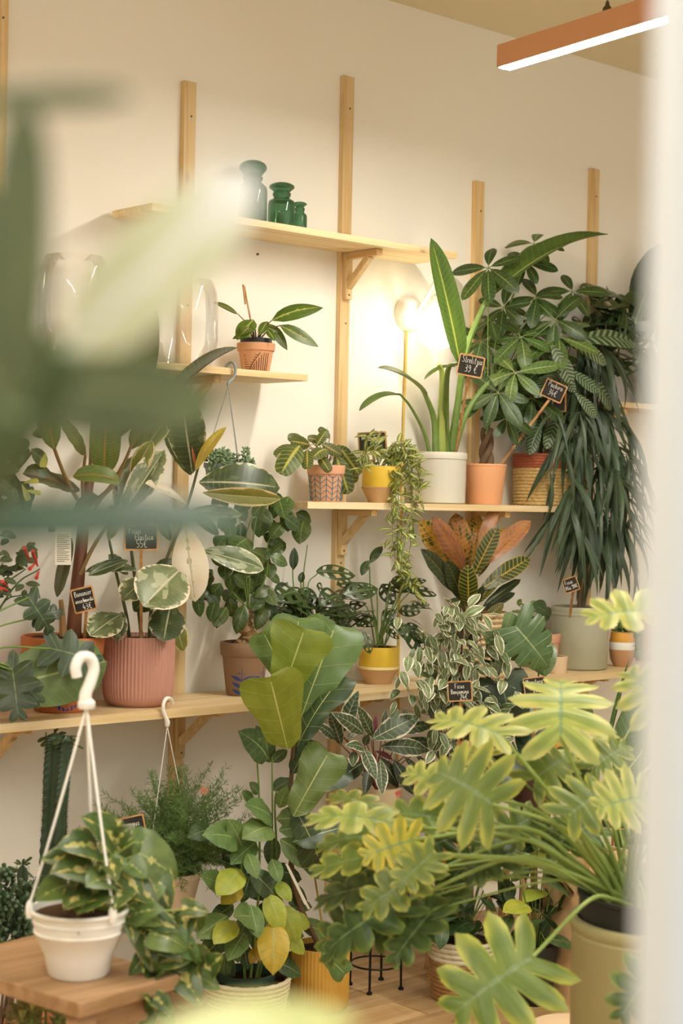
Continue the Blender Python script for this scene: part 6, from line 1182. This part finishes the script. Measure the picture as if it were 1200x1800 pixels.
# -- big lobed philodendron in olive pot
pd_ = 3.2; pr = dep(1150, 1612, pd_); k = 1/ppm(pr); rp = 146*k; zb = pr.z-.30
t = thing('large_philodendron', 'large philodendron with deeply lobed lime-edged leaves in an olive pot at lower right', 'plant', V((pr.x, pr.y, zb))); b = V((pr.x, pr.y, zb)); Hh = .30
MB().lathe([(rp*.96, 0), (rp*.98, .005), (rp*.99, Hh*.88), (rp*1.0, Hh*.9), (rp*.985, Hh*.915), (rp*1.0, Hh*.93), (rp*1.02, Hh*.95), (rp*1.02, Hh*.985), (rp*1.0, Hh), (rp*.93, Hh), (rp*.92, Hh*.8)], b, 72).obj('pot', M('pot_olive_glaze', '#a79f70', .5, .35), t)
MB().lathe([(rp*.9, Hh*.8), (rp*.905, Hh*1.13), (rp*.93, Hh*1.135), (rp*.93, Hh*1.16), (rp*.87, Hh*1.16), (rp*.86, Hh*1.0)], b, 60).obj('nursery_pot', M('black_plastic', '#23231f'), t)
MB().lathe([(rp*.87, Hh*1.05), (rp*.5, Hh*1.08), (.002, Hh*1.1)], b, 30).obj('soil', M('soil_brown', '#5c4230'), t)
stool('wooden stool out of view under the olive pot', (b.x, b.y, 0), zb-.0005, rp*1.1)
T0 = b+V((0, 0, Hh*1.08)); T0 += -RT*.05
pv = dict(vein='#5f7d3e', vn=5, vw=.5, vs=.5, mid='#7f9a68', mw=.05, rough=.42, spec=.4, tr=.3, es=.2)
pA = leafmat('xanadu_lime', '#b0bb66', '#9aac58', edge='#cfd07c', ew=.3, en=.3, ens=2., jit=.15, **pv); pB = leafmat('xanadu_green', '#7a9446', '#64823a', edge='#b5c058', ew=.2, en=.3, ens=2., jit=.25, **pv); pC = leafmat('xanadu_deep', '#4d6c3a', '#3f5d30', edge='#8fa850', ew=.14, en=.2, jit=.25, **pv); pYl = leafmat('xanadu_yellow', '#c9c24a', '#a8b048', edge='#dccf50', ew=.3, en=.4, jit=.1, **pv)
def ph(m): return [leafmesh(m, 'philo', 1.12, nu=4, va=(-62, 66), lobes=5, notch=.72, lp=.66, bend=bd_, fold=.12, cup=cp_, wave=.012, wn=5) for bd_, cp_ in ((.4, .04), (.8, .08))]
PA, PB, PC, PY = ph(pA), ph(pB), ph(pC), ph(pYl)
D0 = pd_
npl = 0
def pleaf(m, bb, q, d0, d1, w_, arch=.5, fc=.8, zu=.55):
    global npl; npl += 1; pr_ = .0052 if npl < 16 else .003
    Bq = dep(bb[0], bb[1], D0+d0); Tq = dep(q[0], q[1], D0+d1); s = T0+rv(.022)
    mid_ = s.lerp(Bq, .5)+V((0, 0, arch*R.uniform(.4, 1.7)*(Bq-s).length*.3)); stem(t, [s, s.lerp(mid_, .5)+V((0, 0, .012)), mid_, Bq], pr_, pr_*.65, M('philo_petiole', '#8ea24e', .45, noise=.3, nscale=30, col2='#738c3e'), 'petiole', 8, 6)
    d = (Bq-mid_).normalized(); leaf(t, m, Bq, Tq, up=tocam(Bq)*fc+V((0, 0, zu))+rv(.1), w=w_)
for a_ in [(PA, (985, 1294), (985, 1196), -.05, .1, 1.15, .2, .7, .9), (PA, (880, 1292), (766, 1262), -.1, -.02, .9, .3, .5, .9), (PB, (866, 1414), (768, 1356), -.22, -.2, 1.75, .5, 1.1, .4), (PB, (936, 1682), (800, 1780), -.26, -.32, 1.25, .9, 1.1, .5), (PY, (728, 1476), (640, 1506), -.1, -.12, 1.1, .4, .9, .5),
           (PA, (700, 1452), (545, 1440), -.05, -.02, .55, .4, .6, .8), (PB, (690, 1500), (552, 1532), -.08, -.05, .62, .4, .6, .8), (PC, (700, 1560), (560, 1585), -.02, .02, .62, .5, .7, .7), (PC, (700, 1590), (575, 1672), -.06, -.02, .65, .5, .8, .6), (PA, (1165, 1075), (1035, 1085), -.3, -.32, .95, .1, .7, .8), (PA, (1130, 1400), (1050, 1420), -.2, -.25, 1.3, .2, 1, .4),
           (PB, (1000, 1432), (1072, 1385), -.15, -.1, 1.3, .3, .9, .6), (PA, (1165, 1260), (1105, 1180), -.25, -.2, 1.2, .1, .8, .6), (PA, (790, 1390), (715, 1355), -.02, .02, 1.0, .4, .8, .6), (PB, (940, 1370), (1000, 1330), .0, .06, 1.2, .3, .9, .5), (PC, (620, 1600), (575, 1690), .05, .05, .9, .4, .9, .5), (PB, (740, 1530), (640, 1600), -.14, -.16, .8, .4, 1, .5),
           (PB, (780, 1440), (680, 1430), .0, .04, .8, .4, .8, .7), (PC, (760, 1600), (690, 1690), -.05, -.08, .8, .5, 1, .5), (PA, (1000, 1330), (1075, 1290), .1, .15, .9, .3, .7, .7), (PC, (900, 1500), (820, 1545), .0, -.03, .9, .6, .8, .7), (PB, (1040, 1350), (1100, 1310), .0, .05, 1.0, .3, 1, .5), (PC, (960, 1470), (905, 1440), .1, .12, 1.1, .4, .9, .6),
           (PA, (860, 1330), (800, 1320), .05, .1, 1.0, .3, .8, .7), (PC, (1150, 1700), (1090, 1790), -.35, -.4, 1.0, .4, 1, .5), (PB, (1140, 1480), (1200, 1400), -.1, -.1, 1.0, .2, 1, .5), (PB, (660, 1470), (560, 1490), .05, .08, .6, .4, .7, .7), (PC, (720, 1540), (610, 1560), .1, .12, .75, .4, .9, .6), (PC, (680, 1510), (580, 1570), .12, .14, .8, .4, .9, .6), (PB, (760, 1500), (700, 1560), -.16, -.2, 1.0, .4, 1, .5), (PC, (740, 1580), (640, 1660), .02, .0, .8, .4, 1, .5), (PC, (800, 1470), (730, 1500), .1, .1, 1.0, .4, 1, .5), (PC, (840, 1500), (780, 1560), .12, .1, .9, .4, 1, .5), (PC, (800, 1540), (740, 1620), .12, .1, .9, .4, 1, .5), (PB, (930, 1440), (860, 1480), .1, .08, 1.1, .4, 1, .5), (PC, (1040, 1450), (960, 1500), .12, .1, 1.0, .3, 1, .5), (PB, (660, 1420), (580, 1400), .1, .14, .6, .4, .7, .8), (PC, (1080, 1420), (1130, 1370), .15, .2, 1.0, .3, 1, .5)]: pleaf(*a_)
for i in range(9):
    a = R.uniform(0, 6.28); s = T0+V((.045*math.cos(a), .045*math.sin(a), 0)); e = dep(R.uniform(960, 1140), R.uniform(1340, 1480), D0+R.uniform(-.1, .1)); stem(t, [s, s.lerp(e, .5)+V((0, 0, .03)), e], .0055, .002, M('philo_petiole', '#8ea24e'), 'petiole', 7, 5)
for i in range(6): a = R.uniform(0, 6.28); p = T0+V((.05*math.cos(a), .05*math.sin(a), -.005)); stem(t, [p, p+V((.02*math.cos(a), .02*math.sin(a), .03)), p+V((.03*math.cos(a), .03*math.sin(a), .05))], .006, .002, M('dry_sheath', '#9a713f'), 'dry_sheath', 6, 3)
# -- out-of-focus paddle leaves right in front of the lens
nl = leafmat('near_leaf', '#62734c', '#505f3c', vein='#75865c', vn=20, vw=.3, vs=.3, mid='#93a872', mw=.05, rough=.4, tr=.2, jit=.1); nw = leafmat('near_leaf_painted_sheen', '#dfe5c4', '#d3dcb2', mid='#ffffff', mw=.1, tip='#ffffff', rough=.25, spec=.6, tr=.12, jit=.02); nt_ = leafmat('near_leaf_teal', '#526a58', '#46594a', rough=.4, tr=.15, jit=.1)  # second leaf colour: window sheen painted in as pale blade and white tip
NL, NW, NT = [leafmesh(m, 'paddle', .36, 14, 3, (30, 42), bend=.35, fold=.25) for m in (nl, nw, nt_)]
pb = dep(-560, 900, .72); pb.z = 0
t = thing('paddle_plant', 'tall paddle-leaved plant close to the lens, blurred across the left side', 'plant', pb)
MB().lathe([(.11, 0), (.115, .006), (.15, .26), (.155, .28), (.14, .28), (.135, .24)], pb, 40).obj('pot', terr, t); MB().lathe([(.137, .245), (.002, .25)], pb, 24).obj('soil', soilm, t); T0 = pb+V((0, 0, .248))
def nleaf(m, bb, q, d0, d1, w_, fc=1., zu=.2, r_=.006):
    Bq, Tq = dep(*bb, d0), dep(*q, d1); s = T0+rv(.03); stem(t, [s, s.lerp(Bq, .45)+V((0, 0, .25))-RT*.05, s.lerp(Bq, .8)+V((0, 0, .12))-RT*.03, Bq], .009, r_, M('stem_muted', '#55663f', .5), 'petiole', 8, 6); leaf(t, m, Bq, Tq, up=tocam(Bq)*fc+V((0, 0, zu))+rv(.05), w=w_)
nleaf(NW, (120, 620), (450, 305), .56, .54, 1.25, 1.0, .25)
nleaf(NL, (-180, 640), (385, 715), .56, .58, 1.1, 1.2, .1)
nleaf(NT, (-150, 925), (448, 912), .62, .64, .5, 1.0, .3)
nleaf(NL, (20, 720), (45, 165), .52, .52, .68, 1.0, 0)
nleaf(NL, (-60, 178), (236, 168), .5, .52, .5, 1.0, .2)
nleaf(NL, (-80, 700), (-20, 330), .62, .62, .8, 1, 0)
pb = dep(430, 900, .62); pb.z = 0
t = thing('lime_leaf_plant', 'blurred lime-green leaf close to the lens at the bottom edge', 'plant', pb)
MB().lathe([(.08, 0), (.085, .006), (.11, .2), (.115, .22), (.1, .22), (.098, .19)], pb, 40).obj('pot', terr, t); MB().lathe([(.1, .192), (.002, .196)], pb, 24).obj('soil', soilm, t); T0 = pb+V((0, 0, .194))
lm = leafmat('near_leaf_lime', '#aebf80', '#9db070', mid='#bccb90', mw=.05, rough=.4, tr=.35, jit=.05); LM = leafmesh(lm, 'ovate', .55, 14, 3, (20, 40), bend=.5, fold=.15)
for bb, q, d0, d1 in (((230, 1838), (640, 1796), .62, .62), ((500, 1980), (300, 1880), .6, .6), ((480, 1990), (620, 1900), .66, .66)):
    Bq, Tq = dep(*bb, d0), dep(*q, d1); stem(t, [T0, T0.lerp(Bq, .6)+V((0, 0, .05)), Bq], .005, .003, stemg, 'petiole'); leaf(t, LM, Bq, Tq, up=tocam(Bq)*.5+V((0, 0, 1)), w=.75)
